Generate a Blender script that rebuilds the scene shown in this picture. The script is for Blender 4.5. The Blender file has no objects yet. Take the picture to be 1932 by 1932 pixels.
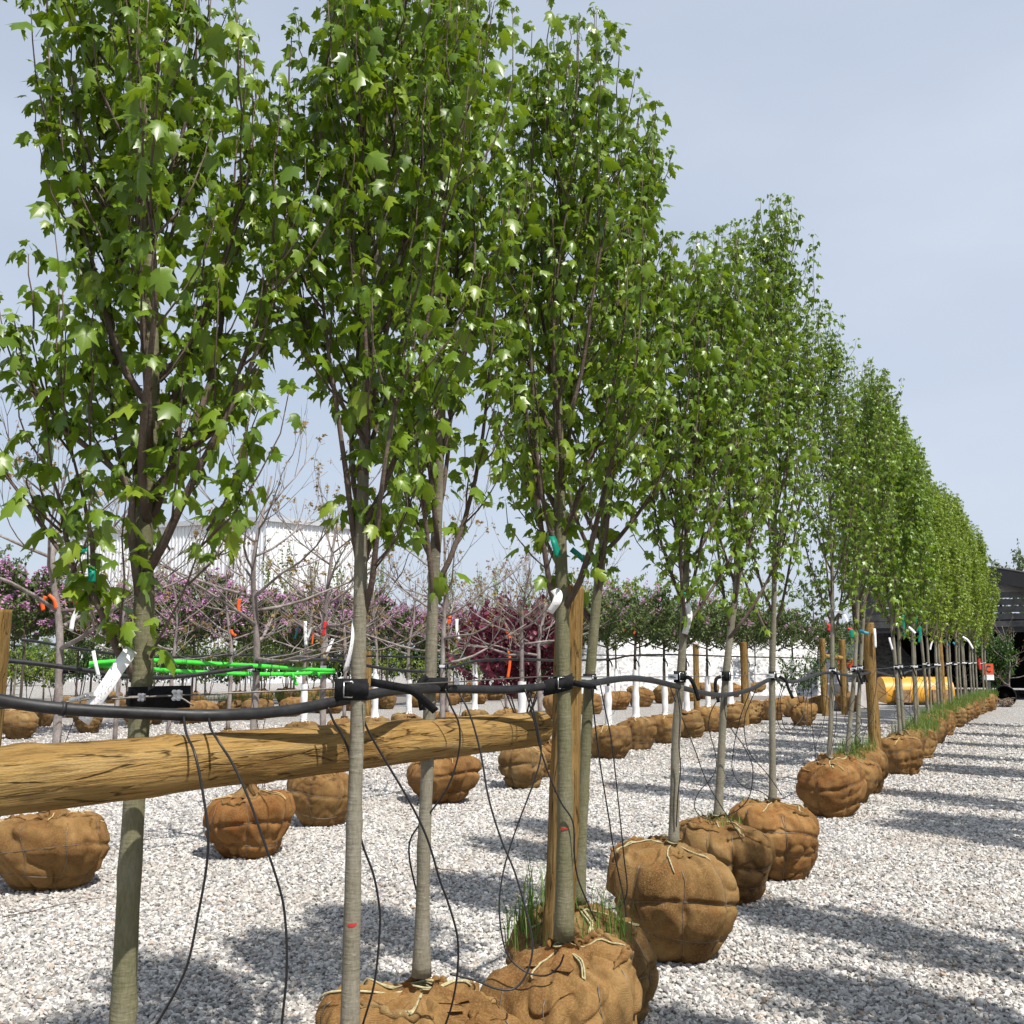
import bpy, bmesh, math, random
import numpy as np
from mathutils import Vector, Matrix, Quaternion

sc = bpy.context.scene
COL = sc.collection
R = math.radians

# ------------------------------------------------------------------ camera
CAM_H = 1.5
PITCH = R(8.2)
cam = bpy.data.cameras.new("camera")
cam.sensor_width = 36.0
cam.lens = 36.0
cam.clip_start = 0.05
cam.clip_end = 3000
camo = bpy.data.objects.new("camera", cam)
COL.objects.link(camo)
camo.location = (0, 0, CAM_H)
camo.rotation_euler = (R(90) + PITCH, 0, 0)
sc.camera = camo

# ------------------------------------------------------------------ light
SUN_EL = R(57)
SHX, SHY = -0.62, 0.785            # where shadows fall on the ground
world = bpy.data.worlds.new("World")
sc.world = world
world.use_nodes = True
wn = world.node_tree
for n in list(wn.nodes):
    wn.nodes.remove(n)
w_out = wn.nodes.new("ShaderNodeOutputWorld")
w_bg = wn.nodes.new("ShaderNodeBackground")
w_bg.inputs[1].default_value = 0.1
sky = wn.nodes.new("ShaderNodeTexSky")
sky.sky_type = 'NISHITA'
sky.sun_disc = False
sky.sun_elevation = SUN_EL
sky.sun_rotation = math.atan2(-SHX, -SHY)
sky.air_density = 1.0
sky.dust_density = 1.5
tc = wn.nodes.new("ShaderNodeTexCoord")
mp = wn.nodes.new("ShaderNodeMapping")
mp.inputs['Scale'].default_value = (1.0, 0.55, 2.6)
mp.inputs['Rotation'].default_value = (0.15, 0.35, 0.6)
nz = wn.nodes.new("ShaderNodeTexNoise")
nz.inputs['Scale'].default_value = 1.7
nz.inputs['Detail'].default_value = 5
nz.inputs['Roughness'].default_value = 0.5
rmp = wn.nodes.new("ShaderNodeMapRange")
rmp.inputs[1].default_value = 0.3
rmp.inputs[2].default_value = 0.7
rmp.inputs[3].default_value = 0.62
rmp.inputs[4].default_value = 0.92
mixw = wn.nodes.new("ShaderNodeMix")
mixw.data_type = 'RGBA'
mixw.inputs[7].default_value = (5.35, 5.95, 7.0, 1)       # thin high cloud veil
wn.links.new(tc.outputs['Generated'], mp.inputs['Vector'])
wn.links.new(mp.outputs[0], nz.inputs['Vector'])
wn.links.new(nz.outputs[0], rmp.inputs[0])
wn.links.new(rmp.outputs[0], mixw.inputs[0])
wn.links.new(sky.outputs[0], mixw.inputs[6])
wn.links.new(mixw.outputs[2], w_bg.inputs[0])
wn.links.new(w_bg.outputs[0], w_out.inputs[0])

sun = bpy.data.lights.new("sun", 'SUN')
sun.energy = 5.0
sun.angle = R(0.6)
sun.color = (1.0, 0.955, 0.89)
suno = bpy.data.objects.new("sun", sun)
COL.objects.link(suno)
suno.location = (20, -20, 30)
_d = Vector((SHX * math.cos(SUN_EL), SHY * math.cos(SUN_EL), -math.sin(SUN_EL)))
suno.rotation_euler = _d.to_track_quat('-Z', 'Y').to_euler()

sc.view_settings.view_transform = 'Standard'
sc.view_settings.look = 'None'
sc.view_settings.exposure = 0.32
sc.view_settings.gamma = 1.0
sc.view_settings.use_curve_mapping = False
sc.render.engine = 'CYCLES'
sc.cycles.max_bounces = 5
sc.cycles.diffuse_bounces = 2
sc.cycles.glossy_bounces = 2
sc.cycles.transmission_bounces = 3
sc.cycles.transparent_max_bounces = 6

# ------------------------------------------------------------------ helpers
F = 1932.0
CP, SP = math.cos(PITCH), math.sin(PITCH)


def pt(px, py, Y):
    """world point at forward distance Y that stands at photo position (1932 px wide)"""
    u, v = (px - 966) / F, (966 - py) / F
    t = Y / (CP - v * SP)
    return Vector((u * t, Y, CAM_H + (SP + v * CP) * t))


def ground(px, py, z=0.0):
    u, v = (px - 966) / F, (966 - py) / F
    t = (z - CAM_H) / (SP + v * CP)
    return Vector((u * t, (CP - v * SP) * t, z))


def ordinal(n):
    w = ['', 'first', 'second', 'third', 'fourth', 'fifth', 'sixth', 'seventh', 'eighth', 'ninth', 'tenth',
         'eleventh', 'twelfth', 'thirteenth', 'fourteenth', 'fifteenth', 'sixteenth', 'seventeenth', 'eighteenth',
         'nineteenth', 'twentieth']
    if n <= 20:
        return w[n]
    tens = {2: 'twenty', 3: 'thirty', 4: 'forty', 5: 'fifty'}[n // 10]
    if n % 10 == 0:
        return {20: 'twentieth', 30: 'thirtieth', 40: 'fortieth', 50: 'fiftieth'}[n]
    return tens + '-' + w[n % 10]


def tag(o, label=None, cat=None, group=None, kind=None):
    if label: o['label'] = label
    if cat: o['category'] = cat
    if group: o['group'] = group
    if kind: o['kind'] = kind
    return o


def empty(name, loc=(0, 0, 0), rz=0.0):
    o = bpy.data.objects.new(name, None)
    o.empty_display_size = 0.1
    COL.objects.link(o)
    o.location = loc
    o.rotation_euler = (0, 0, rz)
    return o


def make_mesh(name, V, Fc, mats=(), smooth=True, tint=None, midx=None):
    me = bpy.data.meshes.new(name)
    V = np.asarray(V, dtype=np.float32).reshape(-1, 3)
    if isinstance(Fc, np.ndarray):
        nf, k = Fc.shape
        me.vertices.add(len(V))
        me.vertices.foreach_set('co', V.ravel())
        me.loops.add(nf * k)
        me.loops.foreach_set('vertex_index', Fc.astype(np.int32).ravel())
        me.polygons.add(nf)
        me.polygons.foreach_set('loop_start', np.arange(0, nf * k, k, dtype=np.int32))
        me.polygons.foreach_set('loop_total', np.full(nf, k, dtype=np.int32))
    else:
        me.from_pydata([tuple(v) for v in V], [], Fc)
    for m in (mats if isinstance(mats, (list, tuple)) else [mats]):
        me.materials.append(m)
    if midx is not None:
        me.polygons.foreach_set('material_index', np.asarray(midx, dtype=np.int32))
    me.polygons.foreach_set('use_smooth', np.full(len(me.polygons), bool(smooth)))
    if tint is not None:
        a = me.attributes.new('tint', 'FLOAT', 'POINT')
        a.data.foreach_set('value', np.asarray(tint, dtype=np.float32))
    me.update(calc_edges=True)
    me.validate()
    return me


def link(name, me, parent=None, loc=None):
    o = bpy.data.objects.new(name, me)
    COL.objects.link(o)
    if parent is not None:
        o.parent = parent
    if loc is not None:
        o.location = loc
    return o


def copy_tree(o, parent=None):
    c = o.copy()
    COL.objects.link(c)
    c.parent = parent
    for ch in o.children:
        copy_tree(ch, c)
    return c


def catmull(P, n):
    P = [Vector(p) for p in P]
    if len(P) == 2:
        return [P[0].lerp(P[1], i / (n - 1)) for i in range(n)]
    Q = [P[0] * 2 - P[1]] + P + [P[-1] * 2 - P[-2]]
    out = []
    m = len(P) - 1
    for i in range(n):
        f = i / (n - 1) * m
        k = min(int(f), m - 1)
        t = f - k
        a, b, c, d = Q[k], Q[k + 1], Q[k + 2], Q[k + 3]
        out.append(0.5 * ((2 * b) + (c - a) * t + (2 * a - 5 * b + 4 * c - d) * t * t + (3 * b - a - 3 * c + d) * t ** 3))
    return out


class MB:
    """collects shapes; build() links them as one mesh object"""
    def __init__(s):
        s.v, s.f, s.m = [], [], []

    def add(s, V, Fc, mi=0):
        b = len(s.v)
        s.v += [tuple(x) for x in V]
        s.f += [tuple(i + b for i in f) for f in Fc]
        s.m += [mi] * len(Fc)
        return s

    def tube(s, P, rad, seg=8, cap=True, mi=0, flat=1.0):
        P = [Vector(p) for p in P]
        n = len(P)
        if not hasattr(rad, '__len__'):
            rad = [rad] * n
        T = []
        for i in range(n):
            d = P[min(i + 1, n - 1)] - P[max(i - 1, 0)]
            if d.length < 1e-9: d = Vector((0, 0, 1))
            T.append(d.normalized())
        up = Vector((0, 0, 1)) if abs(T[0].z) < 0.9 else Vector((1, 0, 0))
        N = T[0].cross(up).normalized()
        V = []
        for i in range(n):
            if i:
                q = T[i - 1].rotation_difference(T[i])
                N = (q @ N)
                N = (N - T[i] * N.dot(T[i])).normalized()
            B = T[i].cross(N)
            for k in range(seg):
                a = 2 * math.pi * k / seg
                V.append(P[i] + (N * math.cos(a) + B * math.sin(a) * flat) * rad[i])
        Fc = []
        for i in range(n - 1):
            for k in range(seg):
                k2 = (k + 1) % seg
                Fc.append((i * seg + k, i * seg + k2, (i + 1) * seg + k2, (i + 1) * seg + k))
        if cap:
            Fc.append(tuple(range(seg))[::-1])
            Fc.append(tuple((n - 1) * seg + k for k in range(seg)))
        return s.add(V, Fc, mi)

    def box(s, c, size, rot=None, mi=0):
        c = Vector(c)
        M = rot if rot is not None else Matrix.Identity(3)
        V = []
        for z in (-1, 1):
            for y in (-1, 1):
                for x in (-1, 1):
                    V.append(c + M @ Vector((x * size[0] / 2, y * size[1] / 2, z * size[2] / 2)))
        return s.add(V, [(0, 2, 3, 1), (4, 5, 7, 6), (0, 1, 5, 4), (2, 6, 7, 3), (0, 4, 6, 2), (1, 3, 7, 5)], mi)

    def ribbon(s, P, width_vecs, thick, mi=0):
        """strip with thickness: P centre line, width_vecs half-width vector (one or a list)"""
        P = [Vector(p) for p in P]
        n = len(P)
        W = width_vecs if isinstance(width_vecs, list) else [Vector(width_vecs)] * n
        V = []
        for i in range(n):
            T = (P[min(i + 1, n - 1)] - P[max(i - 1, 0)])
            nn = T.cross(W[i])
            nn = nn.normalized() * thick / 2 if nn.length > 1e-9 else Vector((0, thick / 2, 0))
            V += [P[i] - W[i] - nn, P[i] + W[i] - nn, P[i] + W[i] + nn, P[i] - W[i] + nn]
        Fc = []
        for i in range(n - 1):
            for k in range(4):
                k2 = (k + 1) % 4
                Fc.append((i * 4 + k, i * 4 + k2, i * 4 + 4 + k2, i * 4 + 4 + k))
        Fc += [(3, 2, 1, 0), tuple((n - 1) * 4 + k for k in range(4))]
        return s.add(V, Fc, mi)

    def mesh(s, name, mats, smooth=True):
        return make_mesh(name, s.v, s.f, mats, smooth, midx=s.m)

    def build(s, name, mats, parent=None, smooth=True, loc=None):
        return link(name, s.mesh(name, mats, smooth), parent, loc)


class Fbm:
    """cheap smooth noise for displacement: sums of sines along random directions"""
    def __init__(s, seed, n=7):
        r = np.random.RandomState(seed)
        s.d = r.normal(size=(n, 3))
        s.d /= np.linalg.norm(s.d, axis=1)[:, None]
        s.f = r.uniform(0.7, 1.5, n)
        s.p = r.uniform(0, 6.28, n)

    def __call__(s, P, freq=1.0):
        P = np.asarray(P)
        x = P @ s.d.T * (s.f * freq) + s.p
        x = x + 0.8 * np.sin(x * 0.6 + np.roll(s.p, 1))
        return np.sin(x).mean(axis=-1) * 1.7


# ------------------------------------------------------------------ materials
class NT:
    def __init__(s, name):
        s.m = bpy.data.materials.new(name)
        s.m.use_nodes = True
        s.t = s.m.node_tree
        s.b = s.t.nodes['Principled BSDF']
        s.out = s.t.nodes['Material Output']
        s._tc = None

    def n(s, kind, **kw):
        x = s.t.nodes.new("ShaderNode" + kind)
        for k, v in kw.items():
            if k.startswith('i_'):
                key = k[2:]
                key = int(key) if key.isdigit() else key.replace('_', ' ')
                x.inputs[key].default_value = v
            else:
                setattr(x, k, v)
        return x

    def l(s, a, b):
        s.t.links.new(a, b)

    def co(s, scale=(1, 1, 1), rot=(0, 0, 0), kind='Object'):
        if s._tc is None: s._tc = s.n('TexCoord')
        m = s.n('Mapping')
        m.inputs['Scale'].default_value = scale
        m.inputs['Rotation'].default_value = rot
        s.l(s._tc.outputs[kind], m.inputs['Vector'])
        return m.outputs[0]

    def noise(s, vec, scale, detail=4, rough=0.55, dist=0.0):
        x = s.n('TexNoise', i_Scale=scale, i_Detail=detail, i_Roughness=rough, i_Distortion=dist)
        s.l(vec, x.inputs['Vector'])
        return x.outputs[0]

    def ramp(s, fac, stops):
        x = s.n('ValToRGB')
        e = x.color_ramp.elements
        while len(e) < len(stops): e.new(0.5)
        for i, (p, c) in enumerate(stops):
            e[i].position = p
            e[i].color = (c[0], c[1], c[2], 1) if hasattr(c, '__len__') else (c, c, c, 1)
        s.l(fac, x.inputs[0])
        return x.outputs[0]

    def mix(s, fac, a, b, mode='MIX'):
        x = s.n('Mix', data_type='RGBA', blend_type=mode)
        for sock, v in ((x.inputs[0], fac), (x.inputs[6], a), (x.inputs[7], b)):
            if isinstance(v, (int, float)): sock.default_value = v
            elif isinstance(v, tuple): sock.default_value = (v[0], v[1], v[2], 1)
            else: s.l(v, sock)
        return x.outputs[2]

    def math(s, op, a, b=None):
        x = s.n('Math', operation=op)
        for sock, v in ((x.inputs[0], a), (x.inputs[1], b)):
            if v is None: continue
            if isinstance(v, (int, float)): sock.default_value = v
            else: s.l(v, sock)
        return x.outputs[0]

    def bump(s, h, strength=0.5, dist=0.01, normal=None):
        x = s.n('Bump', i_Strength=strength, i_Distance=dist)
        s.l(h, x.inputs['Height'])
        if normal is not None: s.l(normal, x.inputs['Normal'])
        return x.outputs[0]

    def fin(s, color=None, rough=0.7, normal=None, spec=0.3, metal=0.0):
        if color is not None:
            if isinstance(color, tuple): s.b.inputs['Base Color'].default_value = (color[0], color[1], color[2], 1)
            else: s.l(color, s.b.inputs['Base Color'])
        if isinstance(rough, (int, float)): s.b.inputs['Roughness'].default_value = rough
        else: s.l(rough, s.b.inputs['Roughness'])
        s.b.inputs['Specular IOR Level'].default_value = spec
        s.b.inputs['Metallic'].default_value = metal
        if normal is not None: s.l(normal, s.b.inputs['Normal'])
        return s.m


def plain(name, c, rough=0.6, spec=0.3, metal=0.0, var=0.12, scale=30):
    t = NT(name)
    nz_ = t.noise(t.co(), scale, 4)
    col = t.ramp(nz_, [(0.3, tuple(x * (1 - var) for x in c)), (0.7, tuple(min(1, x * (1 + var)) for x in c))])
    return t.fin(col, rough, t.bump(nz_, 0.15, 0.003), spec, metal)


def leaf_mat(name, stops, trans, tfac=0.35, rough=0.4, spec=0.45):
    t = NT(name)
    a = t.n('Attribute', attribute_name='tint')
    col = t.ramp(a.outputs['Fac'], stops)
    oi = t.n('ObjectInfo')
    nzv = t.noise(t.co(), 55, 2)
    col = t.mix(t.math('MULTIPLY', nzv, 0.15), col, tuple(x * 0.5 for x in stops[1][1]))
    t.fin(col, rough, None, spec)
    tr = t.n('BsdfTranslucent')
    tcol = t.mix(0.5, col, trans)
    t.l(tcol, tr.inputs[0])
    ms = t.n('MixShader')
    ms.inputs[0].default_value = tfac
    t.l(t.b.outputs[0], ms.inputs[1])
    t.l(tr.outputs[0], ms.inputs[2])
    t.l(ms.outputs[0], t.out.inputs[0])
    return t.m


def bark_mat(name, c1, c2, c3, scale=1.0):
    t = NT(name)
    big = t.noise(t.co((6, 6, 2.2)), 1.6 * scale, 5, 0.6, 0.3)
    fine = t.noise(t.co((60, 60, 14)), 3.0, 5, 0.65)
    lent = t.noise(t.co((28, 28, 120)), 1.0, 2, 0.5)
    col = t.ramp(big, [(0.32, c1), (0.52, c2), (0.7, c3)])
    col = t.mix(t.ramp(fine, [(0.35, 0.0), (0.75, 0.55)]), col, tuple(x * 0.55 for x in c1))
    col = t.mix(t.ramp(lent, [(0.66, 0.0), (0.72, 0.6)]), col, tuple(min(1, x * 1.55) for x in c2))
    h = t.math('ADD', t.math('MULTIPLY', fine, 0.6), lent)
    return t.fin(col, 0.85, t.bump(h, 0.55, 0.004), 0.15)


M = {}
M['bark'] = bark_mat('maple_bark', (0.15, 0.135, 0.095), (0.235, 0.215, 0.16), (0.32, 0.30, 0.245))
M['bark_green'] = bark_mat('maple_bark_mossy', (0.115, 0.115, 0.06), (0.18, 0.17, 0.10), (0.25, 0.235, 0.165))
M['twig'] = bark_mat('maple_twig', (0.09, 0.065, 0.05), (0.14, 0.105, 0.085), (0.21, 0.165, 0.14))
M['bark_silver'] = bark_mat('silver_bark', (0.12, 0.095, 0.085), (0.28, 0.24, 0.22), (0.46, 0.42, 0.395))
M['bark_dark'] = bark_mat('dark_bark', (0.05, 0.04, 0.03), (0.09, 0.07, 0.055), (0.14, 0.115, 0.095))
G1 = [(0.0, (0.060, 0.120, 0.010)), (0.4, (0.115, 0.200, 0.013)), (0.75, (0.170, 0.265, 0.018)), (1.0, (0.25, 0.32, 0.028))]
G2 = [(0.0, (0.10, 0.16, 0.012)), (0.4, (0.17, 0.255, 0.018)), (0.75, (0.24, 0.33, 0.024)), (1.0, (0.32, 0.40, 0.035))]
M['leaf'] = leaf_mat('maple_leaf', G1, (0.32, 0.44, 0.012), 0.32, 0.36, 0.5)
M['leaf_lime'] = leaf_mat('maple_leaf_lime', G2, (0.26, 0.36, 0.02), 0.33, 0.42, 0.4)
M['leaf_bronze'] = leaf_mat('bronze_bud_leaf', [(0.0, (0.16, 0.10, 0.035)), (0.5, (0.26, 0.17, 0.06)), (0.8, (0.30, 0.24, 0.08)), (1.0, (0.36, 0.31, 0.10))], (0.4, 0.26, 0.08), 0.3, 0.6, 0.2)
M['leaf_lilac'] = leaf_mat('lilac_leaf', [(0.0, (0.05, 0.082, 0.022)), (0.5, (0.085, 0.13, 0.032)), (0.8, (0.13, 0.17, 0.045)), (1.0, (0.20, 0.17, 0.085))], (0.11, 0.18, 0.03), 0.25, 0.5, 0.3)
M['leaf_purple'] = leaf_mat('purple_leaf', [(0.0, (0.05, 0.010, 0.018)), (0.5, (0.105, 0.018, 0.035)), (0.8, (0.17, 0.035, 0.06)), (1.0, (0.24, 0.06, 0.085))], (0.4, 0.03, 0.08), 0.3, 0.4, 0.4)
M['leaf_dark'] = leaf_mat('evergreen_leaf', [(0.0, (0.02, 0.05, 0.010)), (0.5, (0.045, 0.10, 0.014)), (0.8, (0.075, 0.15, 0.022)), (1.0, (0.10, 0.17, 0.025))], (0.09, 0.2, 0.02), 0.2, 0.4, 0.4)
M['leaf_grey'] = leaf_mat('hazy_leaf', [(0.0, (0.06, 0.09, 0.035)), (0.5, (0.10, 0.14, 0.055)), (0.8, (0.15, 0.2, 0.075)), (1.0, (0.2, 0.24, 0.1))], (0.2, 0.27, 0.08), 0.3, 0.5, 0.3)
M['flower'] = leaf_mat('lilac_flower', [(0.0, (0.38, 0.17, 0.31)), (0.5, (0.55, 0.29, 0.47)), (0.8, (0.68, 0.42, 0.60)), (1.0, (0.80, 0.60, 0.73))], (0.6, 0.25, 0.5), 0.3, 0.6, 0.2)
M['grass'] = leaf_mat('grass_blade', [(0.0, (0.06, 0.12, 0.02)), (0.5, (0.11, 0.20, 0.03)), (0.8, (0.20, 0.28, 0.06)), (1.0, (0.38, 0.34, 0.15))], (0.2, 0.34, 0.04), 0.3, 0.5, 0.3)


def burlap_mat():
    t = NT('burlap')
    oi = t.n('ObjectInfo')
    ofs = t.n('VectorMath', operation='SCALE')
    cmb = t.n('CombineXYZ')
    t.l(oi.outputs['Random'], cmb.inputs[0]); t.l(oi.outputs['Random'], cmb.inputs[1])
    t.l(cmb.outputs[0], ofs.inputs[0]); ofs.inputs['Scale'].default_value = 17.0
    add = t.n('VectorMath', operation='ADD')
    t.l(t.co(), add.inputs[0]); t.l(ofs.outputs[0], add.inputs[1])
    v = add.outputs[0]
    n1 = t.noise(v, 3.4, 6, 0.62, 0.7)
    n2 = t.noise(v, 7, 6, 0.65, 0.5)
    n3 = t.noise(v, 130, 3, 0.6)
    col = t.ramp(n1, [(0.30, (0.095, 0.050, 0.018)), (0.44, (0.185, 0.103, 0.040)), (0.57, (0.27, 0.165, 0.068)), (0.74, (0.37, 0.25, 0.115))])
    rust = t.ramp(n2, [(0.52, 0.0), (0.68, 0.75)])
    hue = t.mix(t.math('MULTIPLY', rust, t.math('ADD', 0.35, t.math('MULTIPLY', oi.outputs['Random'], 0.65))), col, (0.20, 0.078, 0.022))
    brn = t.ramp(oi.outputs['Random'], [(0.0, (1.0, 0.92, 0.80)), (0.35, (1.0, 0.97, 0.9)), (0.7, (0.78, 0.84, 0.85)), (1.0, (1.05, 0.84, 0.66))])
    hue = t.mix(1.0, hue, brn, 'MULTIPLY')
    # woven threads
    w1 = t.n('TexWave', wave_type='BANDS', bands_direction='Z', i_Scale=110.0, i_Distortion=1.2, i_Detail=2.0)
    w2 = t.n('TexWave', wave_type='BANDS', bands_direction='DIAGONAL', i_Scale=95.0, i_Distortion=1.2, i_Detail=2.0)
    t.l(t.co(), w1.inputs['Vector']); t.l(t.co(), w2.inputs['Vector'])
    wv = t.math('MAXIMUM', w1.outputs['Fac'], w2.outputs['Fac'])
    col2 = t.mix(t.ramp(wv, [(0.2, 0.42), (0.7, 0.0)]), hue, tuple(x * 0.35 for x in (0.2, 0.1, 0.035)))
    col2 = t.mix(t.ramp(n3, [(0.45, 0.0), (0.8, 0.5)]), col2, (0.40, 0.26, 0.12))
    h = t.math('ADD', wv, t.math('MULTIPLY', n3, 1.5))
    nb = t.bump(h, 0.55, 0.004)
    nb = t.bump(n2, 0.6, 0.02, nb)
    return t.fin(col2, 0.95, nb, 0.08)


M['burlap'] = burlap_mat()


def timber_mat(name, tone=1.0, axis='X'):
    t = NT(name)
    s1 = {'X': (0.7, 9, 9), 'Z': (9, 9, 0.7)}[axis]
    s2 = {'X': (2.5, 40, 40), 'Z': (40, 40, 2.5)}[axis]
    g = t.noise(t.co(s1), 2.0, 7, 0.65, 0.9)
    f = t.noise(t.co(s2), 3.0, 6, 0.7, 0.4)
    b = t.noise(t.co(), 2.3, 3)
    col = t.ramp(g, [(0.25, (0.15 * tone, 0.078 * tone, 0.022 * tone)), (0.42, (0.30 * tone, 0.175 * tone, 0.056 * tone)),
                     (0.56, (0.41 * tone, 0.255 * tone, 0.088 * tone)), (0.72, (0.52 * tone, 0.37 * tone, 0.17 * tone))])
    col = t.mix(t.ramp(f, [(0.34, 0.75), (0.50, 0.0)]), col, (0.10 * tone, 0.055 * tone, 0.018 * tone))
    s3 = {'X': (3.2, 22, 22), 'Z': (22, 22, 3.2)}[axis]
    vr = t.n('TexVoronoi', feature='DISTANCE_TO_EDGE', i_Scale=1.0)
    nzd = t.noise(t.co(s1), 3.0, 4)
    ad = t.n('VectorMath', operation='ADD'); sc3 = t.n('VectorMath', operation='SCALE'); sc3.inputs['Scale'].default_value = 1.6
    cmbx = t.n('CombineXYZ'); t.l(nzd, cmbx.inputs[0]); t.l(nzd, cmbx.inputs[1]); t.l(nzd, cmbx.inputs[2])
    t.l(cmbx.outputs[0], sc3.inputs[0]); t.l(t.co(s3), ad.inputs[0]); t.l(sc3.outputs[0], ad.inputs[1]); t.l(ad.outputs[0], vr.inputs['Vector'])
    crk = t.ramp(vr.outputs['Distance'], [(0.0, 1.0), (0.045, 0.0)])
    msk = t.ramp(t.noise(t.co(s1), 5.5, 2), [(0.46, 0.0), (0.56, 1.0)])
    crk = t.math('MULTIPLY', crk, msk)
    col = t.mix(t.math('MULTIPLY', crk, 0.85), col, (0.06 * tone, 0.03 * tone, 0.01 * tone))
    col = t.mix(t.ramp(b, [(0.45, 0.0), (0.7, 0.35)]), col, (0.26 * tone, 0.19 * tone, 0.075 * tone))
    h = t.math('SUBTRACT', t.math('ADD', g, t.math('MULTIPLY', f, 0.5)), t.math('MULTIPLY', crk, 0.5))
    return t.fin(col, 0.85, t.bump(h, 1.0, 0.016), 0.12)


M['timber'] = timber_mat('peeled_timber', 0.9, 'X')
M['timber_z'] = timber_mat('post_timber', 0.72, 'Z')


def hose_mat():
    t = NT('black_hose')
    s_ = t.noise(t.co((1, 1, 1)), 26, 5, 0.7)
    col = t.ramp(s_, [(0.35, (0.008, 0.008, 0.009)), (0.75, (0.028, 0.028, 0.03))])
    return t.fin(col, t.ramp(s_, [(0.3, 0.42), (0.7, 0.62)]), t.bump(s_, 0.08, 0.002), 0.45)


M['hose'] = hose_mat()
M['tube'] = plain('black_drip_tube', (0.014, 0.014, 0.016), 0.45, 0.45)
M['webbing'] = None


def web_mat():
    t = NT('black_webbing')
    w = t.n('TexWave', wave_type='BANDS', bands_direction='X', i_Scale=160.0, i_Distortion=0.4)
    t.l(t.co(), w.inputs['Vector'])
    n_ = t.noise(t.co(), 60, 4)
    col = t.ramp(n_, [(0.3, (0.007, 0.007, 0.008)), (0.8, (0.022, 0.022, 0.024))])
    return t.fin(col, 0.8, t.bump(w.outputs['Fac'], 0.5, 0.002), 0.2)


M['webbing'] = web_mat()
M['steel'] = plain('galvanised_steel', (0.5, 0.5, 0.5), 0.35, 0.5, 0.9, 0.2, 90)
M['cable'] = plain('wire_rope', (0.16, 0.145, 0.13), 0.5, 0.4, 0.7, 0.3, 200)
M['basket'] = plain('basket_wire', (0.22, 0.20, 0.175), 0.5, 0.4, 0.6, 0.3, 60)
M['twine'] = plain('jute_twine', (0.40, 0.36, 0.21), 0.95, 0.05, 0.0, 0.35, 80)
M['twine_tan'] = plain('tan_twine', (0.50, 0.36, 0.17), 0.95, 0.05, 0.0, 0.3, 80)
M['sleeve'] = plain('white_trunk_sleeve', (0.78, 0.78, 0.77), 0.5, 0.3, 0.0, 0.06, 12)
M['orange'] = plain('orange_tape', (0.75, 0.11, 0.02), 0.5)
M['red'] = plain('red_tape', (0.62, 0.025, 0.03), 0.5)
M['teal'] = plain('teal_tape', (0.0, 0.20, 0.13), 0.45)
M['blue'] = plain('blue_tape', (0.03, 0.22, 0.30), 0.45)
M['green'] = plain('bright_green_tape', (0.06, 0.60, 0.05), 0.45)
M['paint'] = plain('red_paint_mark', (0.45, 0.03, 0.03), 0.8)


def tag_mat(name, bars=True):
    t = NT(name)
    v = t.co((1, 1, 1), kind='Generated')
    if not bars:
        return t.fin((0.82, 0.82, 0.82), 0.45, None, 0.3)
    v = t.co((1, 1, 1), kind='UV')
    n1 = t.noise(t.co((6, 46, 1), kind='UV'), 1.0, 0)
    n2 = t.noise(t.co((60, 7, 1), kind='UV'), 1.0, 0)
    a = t.math('MULTIPLY', t.ramp(n1, [(0.56, 0.0), (0.6, 0.8)]), t.ramp(n2, [(0.5, 0.0), (0.55, 1.0)]))
    sx = t.n('SeparateXYZ'); t.l(v, sx.inputs[0])
    zone = t.math('MULTIPLY', t.ramp(sx.outputs[1], [(0.5, 0.0), (0.51, 1.0)]), t.ramp(sx.outputs[1], [(0.94, 1.0), (0.95, 0.0)]))
    zone = t.math('MULTIPLY', zone, t.ramp(sx.outputs[0], [(0.06, 0.0), (0.09, 1.0)]))
    zone = t.math('MULTIPLY', zone, t.ramp(sx.outputs[0], [(0.9, 1.0), (0.94, 0.0)]))
    col = t.mix(t.math('MULTIPLY', a, zone), (0.84, 0.84, 0.84), (0.04, 0.04, 0.05))
    return t.fin(col, 0.45, None, 0.3)


M['tag'] = tag_mat('printed_tag')
M['label'] = tag_mat('strap_label', False)
M['label_ink'] = plain('label_ink', (0.06, 0.15, 0.13), 0.6)


def gravel_base():
    t = NT('gravel_ground')
    v = t.co()
    vo = t.n('TexVoronoi', feature='F1', i_Scale=46.0, i_Randomness=1.0)
    t.l(v, vo.inputs['Vector'])
    vd = t.n('TexVoronoi', feature='DISTANCE_TO_EDGE', i_Scale=46.0, i_Randomness=1.0)
    t.l(v, vd.inputs['Vector'])
    sep = t.n('SeparateColor')
    t.l(vo.outputs['Color'], sep.inputs[0])
    stone = t.ramp(sep.outputs[0], [(0.0, (0.18, 0.174, 0.168)), (0.35, (0.37, 0.354, 0.335)), (0.7, (0.53, 0.508, 0.475)), (1.0, (0.72, 0.70, 0.66))])
    edge = t.ramp(vd.outputs['Distance'], [(0.0, 1.0), (0.16, 0.0)])
    col = t.mix(t.math('MULTIPLY', edge, 0.8), stone, (0.10, 0.095, 0.09))
    big = t.noise(v, 0.55, 6, 0.62, 0.6)
    mid = t.noise(v, 2.6, 4, 0.6)
    col = t.mix(t.ramp(big, [(0.50, 0.0), (0.68, 0.55)]), col, (0.30, 0.265, 0.225))
    col = t.mix(t.math('MULTIPLY', t.ramp(mid, [(0.56, 0.0), (0.72, 0.5)]), 0.7), col, (0.36, 0.29, 0.20))
    h = t.math('MINIMUM', vd.outputs['Distance'], 0.25)
    h = t.math('ADD', h, t.math('MULTIPLY', sep.outputs[1], 0.35))
    return t.fin(col, 0.9, t.bump(h, 1.0, 0.02), 0.15)


M['gravel'] = gravel_base()


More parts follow.
